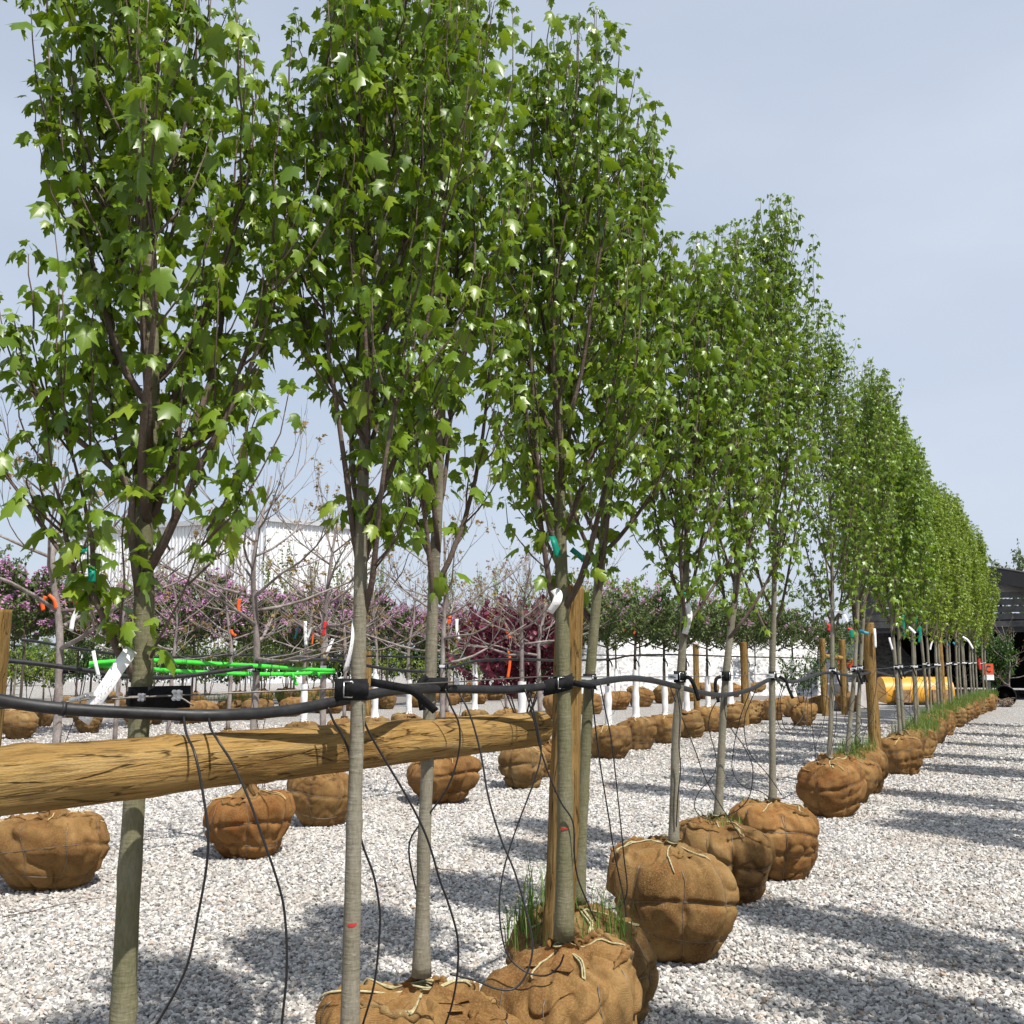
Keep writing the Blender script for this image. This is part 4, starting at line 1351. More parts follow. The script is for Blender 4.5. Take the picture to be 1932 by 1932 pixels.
# ------------------------------------------------------------------ webbing straps
def strap(m, label, z=1.415, tow=(0, -1), wide=0.05, gap=0.02, lab=False, tail=None, tilt=0.0, buckle=True, ink=True):
    c = Vector((m['x'], m['y'], z))
    root = empty('trunk_strap', (c.x, c.y, 0))
    off = Vector((c.x, c.y, 0))
    tag(root, label, 'strap', 'webbing straps on the near row')
    rr = m['r'] + 0.004
    tw = Vector((tow[0], tow[1], 0)).normalized()
    pr = Vector((-tw.y, tw.x, 0))
    P = []
    n = 28
    for i in range(n + 1):
        a = 2 * math.pi * i / n
        x, y = math.cos(a), math.sin(a)
        ex = rr * x + (gap * (max(0, x) ** 2.0))
        p = c - off + tw * ex + pr * (rr * y * (1.0 if x < 0 else 1 - 0.35 * x * x))
        P.append(p + Vector((0, 0, tilt * ex)))
    W = [Vector((0, 0, wide / 2))] * (n + 1)
    mb = MB(); mb.ribbon(P, W, 0.004)
    # second layer of webbing over the first
    P2 = [Vector((p.x * 1.12, p.y * 1.12, p.z)) for p in P[4:20]]
    mb.ribbon(P2, Vector((0, 0, wide * 0.30)), 0.004)
    mb.build('webbing', M['webbing'], root)
    fr = c - off + tw * (rr + gap + 0.006)
    if buckle:
        mb = MB()
        side = pr * (rr * 0.75 + 0.006) + tw * (rr * 0.7)
        q = c - off + side
        for zz in (-1, 1):
            mb.tube([q + Vector((0, 0, zz * wide * 0.36)) - tw * 0.012, q + Vector((0, 0, zz * wide * 0.36)) + tw * 0.014], 0.0022, 6)
        mb.tube([q + tw * 0.014 + Vector((0, 0, -wide * .36)), q + tw * 0.014 + Vector((0, 0, wide * .36))], 0.0022, 6)
        mb.tube([q - tw * 0.012 + Vector((0, 0, -wide * .36)), q - tw * 0.012 + Vector((0, 0, wide * .36))], 0.0022, 6)
        mb.build('buckle', M['steel'], root)
    if lab:
        mb = MB()
        cc = fr + pr * (-0.006)
        wv = pr * 0.034
        V = [cc - wv - Vector((0, 0, .014)), cc + wv - Vector((0, 0, .014)), cc + wv + Vector((0, 0, .014)), cc - wv + Vector((0, 0, .014))]
        V += [v + tw * 0.002 for v in V]
        Fb = [(0, 1, 2, 3), (7, 6, 5, 4), (0, 4, 5, 1), (1, 5, 6, 2), (2, 6, 7, 3), (3, 7, 4, 0)]
        mb.add(V, Fb)
        lo = mb.build('label_patch', M['label'], root, smooth=False)
        mb = MB()
        c2 = cc + tw * 0.0032
        for dx, dz, w_, h_ in ((-0.4, 0.25, 0.9, 0.16), (0.1, -0.25, 1.3, 0.14)):
            a = c2 + wv * (dx * 0.5) + Vector((0, 0, 0.014 * dz))
            ww = wv * 0.5 * w_; hh = Vector((0, 0, 0.014 * h_))
            mb.add([a - ww - hh, a + ww - hh, a + ww + hh, a - ww + hh], [(0, 1, 2, 3)])
        if ink: mb.build('label_print', M['label_ink'], lo, smooth=False)
    if tail:
        P = [Vector(p) - off for p in tail]
        P = catmull(P, 16)
        Wv = []
        for i, p in enumerate(P):
            t = (P[min(i + 1, 15)] - P[max(i - 1, 0)]).normalized()
            w_ = t.cross(Vector((0.25, 1, 0.1))).normalized() * 0.0105
            Wv.append(w_)
        mb = MB(); mb.ribbon(P, Wv, 0.0022)
        mb.build('strap_tail', M['webbing'], root)
    return root


strap(MAPLES[0], 'black strap on the closest maple behind the hose', z=1.405, tow=(0.9, 0.1), wide=0.055, gap=0.09, buckle=False, tilt=0.02)
strap(MAPLES[1], 'wide black strap round the slim trunk in front of the log rail', z=1.422, tow=(-0.75, 0.25), wide=0.056, gap=0.045,
      tail=[pt(700, 1287, 2.70), pt(740, 1294, 2.66), pt(775, 1302, 2.66), pt(800, 1322, 2.68), pt(822, 1342, 2.70)])
strap(MAPLES[2], 'black strap on the maple behind the log rail, tail hanging straight', z=1.42, tow=(0.95, -0.2), wide=0.045, gap=0.035,
      tail=[pt(806, 1276, 3.32), pt(793, 1288, 3.31), pt(792, 1305, 3.31), pt(797, 1340, 3.31)])
strap(MAPLES[3], 'black strap tilted across the mossy maple before the rail post', z=1.415, tow=(-0.8, -0.3), wide=0.055, gap=0.05, tilt=-0.25,
      tail=[pt(1082, 1288, 3.8), pt(1098, 1292, 3.8), pt(1118, 1296, 3.84), pt(1122, 1300, 3.9)])
strap(MAPLES[4], 'black strap with white label on the maple behind the rail post', z=1.41, tow=(-0.4, -0.9), wide=0.058, gap=0.02, lab=True)
strap(MAPLES[5], 'black strap with white label end on the maple in the large tan ball', z=1.41, tow=(-0.75, -0.55), wide=0.06, gap=0.02, lab=True,
      tail=[pt(1290, 1278, 5.45), pt(1302, 1280, 5.42), pt(1312, 1300, 5.42), pt(1318, 1322, 5.42)])
strap(MAPLES[6], 'plain black strap with hanging tail on the slumped ball maple', z=1.395, tow=(-0.3, -0.95), wide=0.06, gap=0.012,
      tail=[pt(1360, 1276, 6.62), pt(1351, 1282, 6.6), pt(1350, 1300, 6.6), pt(1356, 1325, 6.6)])
strap(MAPLES[7], 'black strap with white label on the rusty grid ball maple', z=1.385, tow=(-0.55, -0.85), wide=0.062, gap=0.016, lab=True,
      tail=[pt(1470, 1276, 7.4), pt(1482, 1284, 7.38), pt(1488, 1300, 7.38), pt(1496, 1318, 7.38)])
for j in range(8, len(MAPLES)):
    m = MAPLES[j]
    rr_ = random.Random(j)
    tl = None
    if j < 14:
        px = 966 + F * m['x'] / m['y']; w = F / m['y']
        tl = [pt(px + .03 * w, 1244 + 0.11 * w, m['y'] - .06), pt(px + .08 * w, 1244 + 0.14 * w, m['y'] - .08), pt(px + .1 * w, 1244 + .2 * w, m['y'] - .08), pt(px + .13 * w, 1244 + .27 * w, m['y'] - .08)]
    strap(m, 'black strap with white label on the %s maple of the near row' % ordinal(j + 1), z=1.40 + rr_.uniform(-.02, .02), tow=(-0.35 + rr_.uniform(-.3, .3), -0.9), wide=0.066, gap=0.016, lab=True, tail=tl, ink=j < 14)


# ------------------------------------------------------------------ paper tags and tied tapes
def strip(name, P, half, mat, label, cat, group, thick=0.0006, n=14, uv=True, wrap=None):
    P = catmull(P, n)
    off = P[0].copy()
    W = []
    V, Fc, UV = [], [], []
    hv = Vector(half)
    for i, p in enumerate(P):
        T = (P[min(i + 1, n - 1)] - P[max(i - 1, 0)]).normalized()
        w = (hv - T * hv.dot(T)).normalized() * hv.length
        nn = T.cross(w).normalized() * thick
        V += [p - off - w - nn, p - off + w - nn, p - off + w + nn, p - off - w + nn]
        UV += [(0, i / (n - 1)), (1, i / (n - 1)), (1, i / (n - 1)), (0, i / (n - 1))]
    for i in range(n - 1):
        for k in range(4):
            k2 = (k + 1) % 4
            Fc.append((i * 4 + k, i * 4 + k2, i * 4 + 4 + k2, i * 4 + 4 + k))
    Fc += [(3, 2, 1, 0), tuple((n - 1) * 4 + k for k in range(4))]
    me = make_mesh(name, V, Fc, M[mat], True)
    uvl = me.uv_layers.new(name='UVMap')
    for lp in me.loops:
        uvl.data[lp.index].uv = UV[lp.vertex_index]
    o = link(name, me, None, off)
    tag(o, label, cat, group)
    return o


TG = 'white paper plant tags'
strip('plant_tag', [pt(248, 1225, 2.57), pt(238, 1240, 2.54), pt(222, 1262, 2.52), pt(200, 1296, 2.50), pt(172, 1336, 2.50), pt(158, 1362, 2.51)], Vector((0.011, 0.0, -0.012)), 'tag', 'long printed white tag hanging behind the hose by the closest trunk', 'tag', TG)
strip('plant_tag', [pt(672, 1170, 2.76), pt(670, 1195, 2.74), pt(665, 1225, 2.74), pt(654, 1266, 2.75)], Vector((0.008, 0.009, 0.002)), 'tag', 'white tag hanging edge-on left of the slim trunk before the rail', 'tag', TG)
strip('plant_tag', [pt(1046, 1112, 3.77), pt(1053, 1122, 3.74), pt(1050, 1136, 3.73), pt(1037, 1156, 3.74)], Vector((0.014, 0.002, 0.007)), 'tag', 'curled white tag on the mossy maple beside the rail post', 'tag', TG)
strip('plant_tag', [pt(1292, 1130, 5.44), pt(1299, 1150, 5.43), pt(1300, 1168, 5.42), pt(1292, 1196, 5.43)], Vector((0.016, 0.002, 0.004)), 'tag', 'curled white tag on the maple in the large tan ball', 'tag', TG)
strip('plant_tag', [pt(1573, 1152, 10.18), pt(1584, 1154, 10.15), pt(1594, 1161, 10.15), pt(1600, 1174, 10.15)], Vector((0.0, 0.004, 0.014)), 'tag', 'white tag arching right of the first maple after the gap', 'tag', TG)
strip('plant_tag', [pt(1650, 1186, 12.3), pt(1651, 1198, 12.28), pt(1652, 1222, 12.28)], Vector((0.014, 0.0, 0.0)), 'tag', 'white tag hanging beside the tall middle post', 'tag', TG)
strip('plant_tag', [pt(1678, 1203, 13.7), pt(1680, 1212, 13.7), pt(1684, 1226, 13.72)], Vector((0.014, 0.003, 0.0)), 'tag', 'white tag on the first trunk right of the tall middle post', 'tag', TG)
strip('plant_tag', [pt(1714, 1183, 16.1), pt(1720, 1188, 16.0), pt(1727, 1195, 16.0)], Vector((0.012, 0.002, 0.016)), 'tag', 'slanting white tag on the thirteenth maple trunk', 'tag', TG)
strip('plant_tag', [pt(1760, 1208, 20.9), pt(1757, 1216, 20.9), pt(1755, 1226, 20.9)], Vector((0.018, 0.003, 0.0)), 'tag', 'white tag left of the far timber post', 'tag', TG)
strip('plant_tag', [pt(1775, 1210, 23.3), pt(1772, 1218, 23.3), pt(1770, 1224, 23.3)], Vector((0.018, 0.003, 0.0)), 'tag', 'white tag just right of the far timber post', 'tag', TG)
strip('plant_tag', [pt(1814, 1201, 27.5), pt(1819, 1203, 27.4), pt(1827, 1209, 27.4), pt(1836, 1224, 27.4)], Vector((0.014, 0.003, 0.022)), 'tag', 'white tag arching among the last maple trunks', 'tag', TG)
TP = 'coloured tapes tied to the near row'
for k, (P, half, mt, lb) in enumerate([
    ([pt(172, 1070, 2.50), pt(173, 1080, 2.49), pt(174, 1098, 2.49)], (0.008, 0.002, 0), 'teal', 'short teal tape tied on the low left limb of the closest maple'),
    ([pt(118, 1040, 2.48), pt(140, 1042, 2.47), pt(165, 1036, 2.47)], (0.002, 0.002, 0.005), 'teal', 'teal tape stretched between low limbs of the closest maple'),
    ([pt(1042, 1012, 3.76), pt(1046, 1024, 3.74), pt(1053, 1050, 3.74)], (0.012, 0.003, 0), 'teal', 'teal tape strip left of the mossy maple trunk'),
    ([pt(1078, 1036, 3.9), pt(1095, 1050, 3.9), pt(1112, 1066, 3.9)], (0.006, 0.003, 0.009), 'teal', 'teal tape slanting right of the mossy maple trunk'),
    ([pt(1290, 1118, 5.46), pt(1296, 1130, 5.45), pt(1302, 1150, 5.45)], (0.010, 0.003, 0), 'teal', 'teal tape tied above the tag of the tan ball maple'),
    ([pt(1606, 1188, 11.0), pt(1607, 1195, 11.0), pt(1608, 1203, 11.0)], (0.02, 0.003, 0), 'teal', 'teal tape on the trunk leaning right before the middle post'),
    ([pt(1622, 1190, 11.8), pt(1630, 1193, 11.75), pt(1639, 1195, 11.75)], (0.0, 0.003, 0.018), 'blue', 'blue tape on the trunk touching the middle post'),
    ([pt(1704, 1160, 16.1), pt(1705, 1180, 16.1), pt(1706, 1200, 16.1)], (0.02, 0.003, 0), 'teal', 'long teal tape left of the thirteenth trunk'),
    ([pt(1729, 1158, 18.8), pt(1730, 1172, 18.8), pt(1731, 1192, 18.8)], (0.026, 0.003, 0), 'teal', 'long teal tape before the fifteenth trunk'),
    ([pt(1736, 1182, 18.8), pt(1736, 1196, 18.8), pt(1734, 1212, 18.8)], (0.022, 0.003, 0), 'teal', 'teal tape beside the fifteenth trunk'),
    ([pt(1716, 1206, 16.9), pt(1721, 1210, 16.9), pt(1726, 1213, 16.9)], (0.012, 0.003, 0.02), 'blue', 'blue tape on the fourteenth trunk'),
    ([pt(1783, 1206, 24.1), pt(1786, 1212, 24.1), pt(1788, 1218, 24.1)], (0.024, 0.003, 0), 'blue', 'blue tape right of the far timber post'),
    ([pt(1798, 1212, 25.9), pt(1802, 1216, 25.9), pt(1806, 1221, 25.9)], (0.012, 0.003, 0.022), 'blue', 'blue tape slanting among the last trunks'),
    ([pt(1843, 1202, 30.4), pt(1843, 1210, 30.4), pt(1844, 1218, 30.4)], (0.03, 0.003, 0), 'teal', 'teal tape on the last trunks of the near row'),
    ([pt(1847, 1242, 30.9), pt(1848, 1252, 30.9), pt(1850, 1264, 30.9)], (0.035, 0.003, 0), 'red', 'red tape hanging on the last maple of the near row'),
]):
    strip('tie_tape', P, half, mt, lb, 'tape', TP)

# red paint marks sprayed on two trunks (thin shells on the bark)
for (i, px, py, Y, w) in ((1, 667, 1741, 2.75, 1.4), (3, 1063, 1556, 3.83, 1.2)):
    m = near[i]
    path = px_path(m['p'], m['Y'])
    P = catmull(path, 200)
    tgt = pt(px, py, Y)
    q = min(P, key=lambda p: abs(p.z - tgt.z))
    mb = MB()
    rad = m['rb'] * 1.06
    V, Fc = [], []
    rr_ = random.Random(i)
    for k in range(11):
        a = -math.pi / 2 - w / 2 + w * k / 10 + (0.35 if i == 1 else -0.1)
        th = 0.0045 * math.sin(math.pi * min(1, (k + 1.5) / 11)) * rr_.uniform(0.6, 1.3)
        for s_ in (-1, 1):
            V.append(q - MAPLES[i]['loc'] + Vector((math.cos(a) * rad, math.sin(a) * rad, s_ * th + 0.003 * (k / 10))))
    for k in range(10):
        Fc.append((2 * k, 2 * k + 2, 2 * k + 3, 2 * k + 1))
    mb.add(V, Fc)
    mb.build('paint_mark', M['paint'], MAPLES[i]['root'])

# ------------------------------------------------------------------ rows behind: grown patterns
def grow_bare(seed, H, hb, Rc, n_limb=12, r_base=0.032):
    rd = random.Random(seed)
    tp = catmull([Vector((0, 0, 0.43)), Vector((rd.uniform(-.03, .03), rd.uniform(-.03, .03), hb)), Vector((rd.uniform(-.1, .1), rd.uniform(-.1, .1), (hb + H) / 2)), Vector((rd.uniform(-.15, .15), rd.uniform(-.15, .15), H))], 20)
    rad = [r_base * (1 - 0.75 * (i / 19) ** 1.3) for i in range(20)]
    polys, nodes = [(tp, rad, 8)], []

    def twig(p0, az, el, ln, r0, depth):
        P = [p0]
        d_el = rd.uniform(0.1, 0.5)
        a = az
        n = 6
        for j in range(1, n + 1):
            a += rd.gauss(0, 0.13)
            e = el + d_el * j / n + rd.gauss(0, 0.08)
            P.append(P[-1] + Vector((math.cos(a) * math.cos(e), math.sin(a) * math.cos(e), math.sin(e))) * (ln / n))
        polys.append((P, [max(0.0014, r0 * (1 - 0.8 * j / n)) for j in range(n + 1)], 5 if depth == 0 else 3))
        if depth < 2:
            for k in range(rd.randint(2, 4)):
                j = rd.randint(1, n)
                twig(P[j], a + rd.choice((-1, 1)) * rd.uniform(0.35, 1.0), el + rd.uniform(-0.1, 0.5), ln * rd.uniform(0.35, 0.7), r0 * 0.5, depth + 1)
        if rd.random() < (0.35 if depth < 2 else 0.55):
            for q in range(rd.randint(3, 7)):
                nodes.append((tuple(P[-1] - Vector((0, 0, rd.uniform(0, 0.05)))), rd.uniform(0, 6.28), rd.uniform(0.6, 1.1)))
        if rd.random() < 0.4:
            j = rd.randint(2, n)
            for q in range(rd.randint(2, 4)):
                nodes.append((tuple(P[j]), rd.uniform(0, 6.28), rd.uniform(0.5, 1.0)))
    az = rd.uniform(0, 6.28)
    for i in range(n_limb):
        f = i / n_limb
        z0 = hb - 0.05 + (H * 0.9 - hb) * f
        az += 2.4 + rd.uniform(-.4, .4)
        k = min(18, int(np.searchsorted([p.z for p in tp], z0)))
        twig(tp[k], az, rd.uniform(-0.05, 0.4) + 0.55 * f, Rc * rd.uniform(1.0, 1.5) * (1 - 0.3 * f), 0.018 * (1 - 0.55 * f), 0)
    return polys, nodes


def make_bare(seed, H, hb, Rc, label, ball=None, ball_s=1.0, rz=0.0, sleeve=False, name='budding_tree'):
    polys, nodes = grow_bare(seed, H, hb, Rc)
    root = empty(name)
    tag(root, label, 'tree')
    link('trunk', wood_mesh('trunk', polys[:1], M['bark_silver']), root)
    link('branches', wood_mesh('branches', polys[1:], M['bark_silver']), root)
    lm = leaf_mats(nodes, np.random.RandomState(seed), 0.034, (20, 40), (0.0, 0.03))
    link('crown', leaves_mesh('crown', lm, np.arange(len(nodes)), SH[('maple', 2)], M['leaf_bronze']), root)
    if ball is not None: put_ball(ball, root, (0, 0, 0), rz, ball_s)
    return root


def sleeve_mesh(seed, h=0.62, r0=0.052, r1=0.038):
    f = Fbm(seed)
    n, c = 14, 12
    V = []
    for i in range(n):
        t = i / (n - 1)
        r_ = r0 + (r1 - r0) * t + (0.03 * (1 - t / 0.15) if t < 0.15 else 0)
        for k in range(c):
            a = 2 * math.pi * k / c
            p = np.array([math.cos(a) * r_, math.sin(a) * r_, t * h])
            r2 = r_ * (1 + 0.16 * f(p, 24) )
            V.append((math.cos(a) * r2, math.sin(a) * r2, t * h + 0.008 * math.sin(3 * a + seed) * (t > 0.9)))
    Fc = [(i * c + k, i * c + (k + 1) % c, (i + 1) * c + (k + 1) % c, (i + 1) * c + k) for i in range(n - 1) for k in range(c)]
    return make_mesh('trunk_sleeve', V, Fc, M['sleeve'], True)


SLV = [sleeve_mesh(k, 0.66 + 0.14 * k, 0.06, 0.05) for k in range(3)]


def add_sleeve(root, k, z=0.44):
    o = link('trunk_sleeve', SLV[k % 3], root, (0, 0, z))
    return o


def make_leafy(seed, H, hb, Rc, label, *, leafmat='leaf_lilac', shape='oval', leaf=0.05, flowers=0.0, n_limb=14, n_shoot=7, ball=None, bark='bark_dark', name='lilac_tree', prof='round', stems=1, internode=0.05, keep=1.0, r_base=0.026, spread=1.5, rise=(0.55, 0.95), z0=0.43, petal=0.030):
    root = empty(name)
    tag(root, label, 'tree')
    rd = random.Random(seed)
    allpolys, nodes, tips = [], [], []
    for s in range(stems):
        a = s * 2.4 + seed
        sp_ = 0.0 if stems == 1 else Rc * 0.55
        path = [Vector((math.cos(a) * 0.04 * (stems > 1), math.sin(a) * 0.04 * (stems > 1), z0)), Vector((math.cos(a) * sp_ * 0.35, math.sin(a) * sp_ * 0.35, z0 + (hb - z0) * 0.9)), Vector((math.cos(a) * sp_ * 0.8 + rd.uniform(-.08, .08), math.sin(a) * sp_ * 0.8 + rd.uniform(-.08, .08), (hb + H) / 2)), Vector((math.cos(a) * sp_ + rd.uniform(-.1, .1), math.sin(a) * sp_ + rd.uniform(-.1, .1), H * rd.uniform(0.9, 1.0)))]
        g = grow(seed * 7 + s, path, Rc * (1 if stems == 1 else 0.6), hb, n_limb, n_shoot, r_base, (), internode, spread, prof, 0.3, rise, keep=keep)
        allpolys.append((g['trunk'][0], g['trunk'][1], 7))
        for li in g['limbs']:
            nodes += li['nodes']
            for q in li['polys']:
                allpolys.append((q[0], q[1], 3 if q[2] == 4 else 4))
                tips.append(q[0][-1])
    link('trunk', wood_mesh('trunk', [q for q in allpolys if q[2] == 7], M[bark]), root)
    link('branches', wood_mesh('branches', [q for q in allpolys if q[2] != 7], M[bark]), root)
    rng = np.random.RandomState(seed)
    lm = leaf_mats(nodes, rng, leaf, (35, 30), (0.005, 0.02))
    link('crown', leaves_mesh('crown', lm, np.arange(len(nodes)), SH[(shape, 2 if shape == 'maple' else 0)], M[leafmat]), root)
    if flowers > 0:
        fn = []
        for t in tips:
            if rd.random() < flowers:
                hgt = rd.uniform(0.08, 0.16)
                for q in range(26):
                    u = rd.random()
                    a = rd.uniform(0, 6.28); r_ = 0.045 * (1 - u) + 0.006
                    fn.append(((t.x + math.cos(a) * r_, t.y + math.sin(a) * r_, t.z + u * hgt - 0.03), a, rd.uniform(0.6, 1.1)))
        if fn:
            lf = leaf_mats(fn, rng, petal, (-5, 30), (0.0, 0.004))
            link('blossom', leaves_mesh('blossom', lf, np.arange(len(fn)), SH[('round', 0)], M['flower']), root)
    if ball is not None: put_ball(ball, root, (0, 0, 0), seed)
    return root


def place(protos_, k, used_, x, y, rz, s, label, group=None, sz=None):
    o = copy_tree(protos_[k]) if k in used_ else protos_[k]
    used_.add(k)
    o.location = (x, y, 0); o.rotation_euler = (0, 0, rz); o.scale = (s, s, sz or s)
    o['label'] = label
    if group: o['group'] = group
    return o


def X_of(px, Y): return (px - 966) / F * Y


# ---- second row: budding trees with silvery limbs
row2 = [(128, 7.08, 0.36, 'budding silver-barked tree in the ball under the left end of the rail', 201, 2.9, 1.62, 1.0),
        (485, 8.2, 0.325, 'wide-spreading budding tree right of the closest trunk, green tape passing it', 202, 3.0, 1.55, 0.95),
        (618, 9.7, 0.29, 'budding tree at the right end of the bright green tape', 203, 2.9, 1.6, 0.9),
        (838, 11.2, 0.37, 'budding tree half hidden by the maple behind the log rail', 204, 3.0, 1.5, 1.0),
        (985, 12.5, 0.32, 'budding tree standing left of the rail post behind the purple shrub', 205, 2.6, 1.6, 0.8),
        (1020, 13.6, 0.30, 'budding tree directly behind the rail post', 206, 2.6, 1.6, 0.8)]
R2 = []
for i, (px, Y, br, lb, sd_, H, hb, Rc) in enumerate(row2):
    x = X_of(px, Y)
    bl = ball_meshes(700 + i, br, 0.46, 150, 80, 7, 2, True, 'twine_tan', 0.24, 1.9, 4)
    o = make_bare(sd_, H, hb, Rc, lb, bl, 1.0, i * 1.3)
    o.location = (x, Y, 0); o['group'] = 'budding trees of the second row'
    if i == 4: add_sleeve(o, 1)
    R2.append((x, Y))

# ---- second row, farther on: round headed standards with white sleeves
lil = [make_leafy(401, 2.75, 1.62, 0.62, 'x', flowers=0.06, ball=BALLS_TAN[0], name='lilac_tree', n_limb=24, n_shoot=12, leaf=0.06),
       make_leafy(402, 2.85, 1.58, 0.66, 'x', flowers=0.12, ball=BALLS_TAN[1], name='lilac_tree', n_limb=24, n_shoot=12, leaf=0.06),
       make_leafy(403, 3.55, 1.75, 1.15, 'x', flowers=0.46, ball=BALLS_TAN[2], name='lilac_tree', n_limb=34, n_shoot=13, leaf=0.082, internode=0.06, petal=0.048),
       make_leafy(404, 3.4, 1.7, 1.1, 'x', flowers=0.34, ball=BALLS_TAN[3], name='lilac_tree', n_limb=34, n_shoot=13, leaf=0.082, internode=0.06, petal=0.048)]
lu = set()
rdm = random.Random(77)
SL = [(1145, 16.1), (1196, 17.7), (1250, 19.0), (1290, 20.3), (1330, 22.0), (1372, 23.2), (1405, 24.6), (1448, 26.2), (1490, 27.6), (1537, 29.5), (1575, 32.0)]
for i, (px, Y) in enumerate(SL):
    o = place(lil, i % 2, lu, X_of(px, Y), Y, rdm.uniform(0, 6.28), rdm.uniform(0.95, 1.1), 'small-headed lilac standard, %s ball from the rail post in the second row' % ordinal(i + 1), 'lilac standards of the second row')
    if i in (0, 1, 3, 5, 6, 8): add_sleeve(o, i)

# ---- third row: budding trees, then lilac standards
b3 = [make_bare(221, 2.9, 1.6, 0.8, 'x', BALLS_TAN[1], 1.0), make_bare(222, 3.1, 1.55, 0.85, 'x', BALLS_TAN[3], 1.0, 2.0)]
bu = set()
for i, (px, Y) in enumerate([(232, 13.2), (330, 14.0), (440, 15.0), (580, 16.9), (655, 17.6), (712, 18.2), (775, 19.2), (845, 20.2), (897, 21.0), (955, 22.2)]):
    o = place(b3, i % 2, bu, X_of(px, Y), Y, rdm.uniform(0, 6.28), rdm.uniform(0.9, 1.05), 'budding tree in the third row, %s from the left' % ordinal(i + 1), 'budding trees of the third row')
    if i in (3, 5, 6, 8): add_sleeve(o, i)
for i, (px, Y) in enumerate([(1060, 26.5), (1110, 29), (1160, 31.5), (1205, 33.5), (1250, 36), (1290, 38), (1330, 40), (1375, 42), (1420, 44)]):
    place(lil, i % 2, lu, X_of(px, Y), Y, rdm.uniform(0, 6.28), rdm.uniform(1.1, 1.3), 'lilac standard in the third row behind, %s rightwards of the post' % ordinal(i + 1), 'lilac standards of the third row')

# ---- fourth and fifth rows: lilac trees in bloom
for i in range(15):
    Y = 18.5 + i * 1.55
    x = -9.4 + 0.49 * (Y - 20.8) + rdm.uniform(-.3, .3)
    place(lil, 2 + i % 2, lu, x, Y, rdm.uniform(0, 6.28), rdm.uniform(0.92, 1.08), 'lilac tree in pink bloom, %s from the left in the fourth row' % ordinal(i + 1), 'blooming lilacs of the fourth row')
for i in range(13):
    Y = 23.5 + i * 1.9
    x = -14.6 + 0.49 * (Y - 20.8) + rdm.uniform(-.4, .4)
    place(lil, 2 + (i + 1) % 2, lu, x, Y, rdm.uniform(0, 6.28), rdm.uniform(0.95, 1.12), 'lilac tree in pink bloom, %s from the left in the fifth row' % ordinal(i + 1), 'blooming lilacs of the fifth row')
# lower wall of burlap balls with grass, third and fourth rows
for i, (px, Y) in enumerate([(415, 27.0), (460, 27.6), (505, 28.2), (548, 28.8), (590, 29.4), (630, 30.0)]):
    tuft(Vector((X_of(px, Y), Y, 0)), 60 + i, 0.5, 260, 0.32, 0.46, 'grass on the distant balls seen under the green tape, clump %s from left' % ordinal(i + 1))
limes = [make_leafy(411, 2.2, 0.95, 0.55, 'x', leafmat='leaf_lime', leaf=0.075, n_limb=10, n_shoot=5, ball=BALLS_TAN[0], name='lime_shrub', internode=0.08, bark='bark'),
         make_leafy(412, 2.0, 0.9, 0.5, 'x', leafmat='leaf_lime', leaf=0.075, n_limb=10, n_shoot=5, ball=BALLS_TAN[2], name='lime_shrub', internode=0.08, bark='bark')]
lmu = set()
for i, (px, Y) in enumerate([(395, 25.5), (440, 26.5), (500, 27.4), (560, 28.5), (615, 29.5), (680, 31), (735, 32), (790, 33), (850, 34.5), (40, 23), (95, 23.6), (300, 24.5), (1590, 30.5), (905, 35.5)]):
    o = place(limes, i % 2, lmu, X_of(px, Y), Y, rdm.uniform(0, 6.28), rdm.uniform(0.9, 1.1), 'lime-leaved shrub in a burlap ball below the lilacs, number %s planted' % ordinal(i + 1), 'lime shrubs below the lilacs')
    o['category'] = 'shrub'
k_ = 0
for o in sorted([x for x in COL.objects if x.name.startswith('lime_shrub') and x.parent is None], key=lambda q: F * q.location.x / q.location.y):
    k_ += 1
    o['label'] = 'lime-leaved shrub in a burlap ball below the lilacs, %s from the left' % ordinal(k_)

# low hedge-like shrubs closing the view under the lilacs
hed = [make_leafy(415, 2.3, 0.55, 0.95, 'x', leafmat='leaf_dark', leaf=0.10, n_limb=18, n_shoot=8, stems=3, name='dark_shrub', internode=0.085, r_base=0.014, z0=0.0),
       make_leafy(416, 2.1, 0.5, 0.95, 'x', leafmat='leaf_lilac', leaf=0.10, n_limb=18, n_shoot=8, stems=3, name='dark_shrub', internode=0.085, r_base=0.014, z0=0.0)]
hu = set()
for i in range(24):
    px = -30 + i * 48
    Y = 39 + 4 * math.sin(i * 1.7) + i * 0.35
    o = place(hed, i % 2, hu, X_of(px, Y), Y, rdm.uniform(0, 6.28), rdm.uniform(1.0, 1.25), 'dark green shrub in the far hedge, %s from the left' % ordinal(i + 1), 'shrubs of the far hedge')
    o['category'] = 'shrub'

# purple leaved multi-stem shrub
o = make_leafy(421, 2.7, 0.9, 1.2, 'dark purple-leaved shrub with many stems left of the rail post', leafmat='leaf_purple', shape='round', leaf=0.085, n_limb=11, n_shoot=7, stems=7, keep=0.75, ball=BALLS_TAN[1], name='purple_shrub', internode=0.07, r_base=0.014, spread=1.2)
o.location = (X_of(985, 17.2), 17.2, 0); o['category'] = 'shrub'
# green leafy shrub low in the middle distance, right
o = make_leafy(422, 1.75, 0.7, 0.6, 'low green shrub in front of the far red sign', leafmat='leaf_dark', leaf=0.06, n_limb=10, n_shoot=6, stems=3, ball=BALLS_TAN[2], name='green_shrub', r_base=0.012)
o.location = (X_of(1505, 24.0), 24.0, 0); o['category'] = 'shrub'

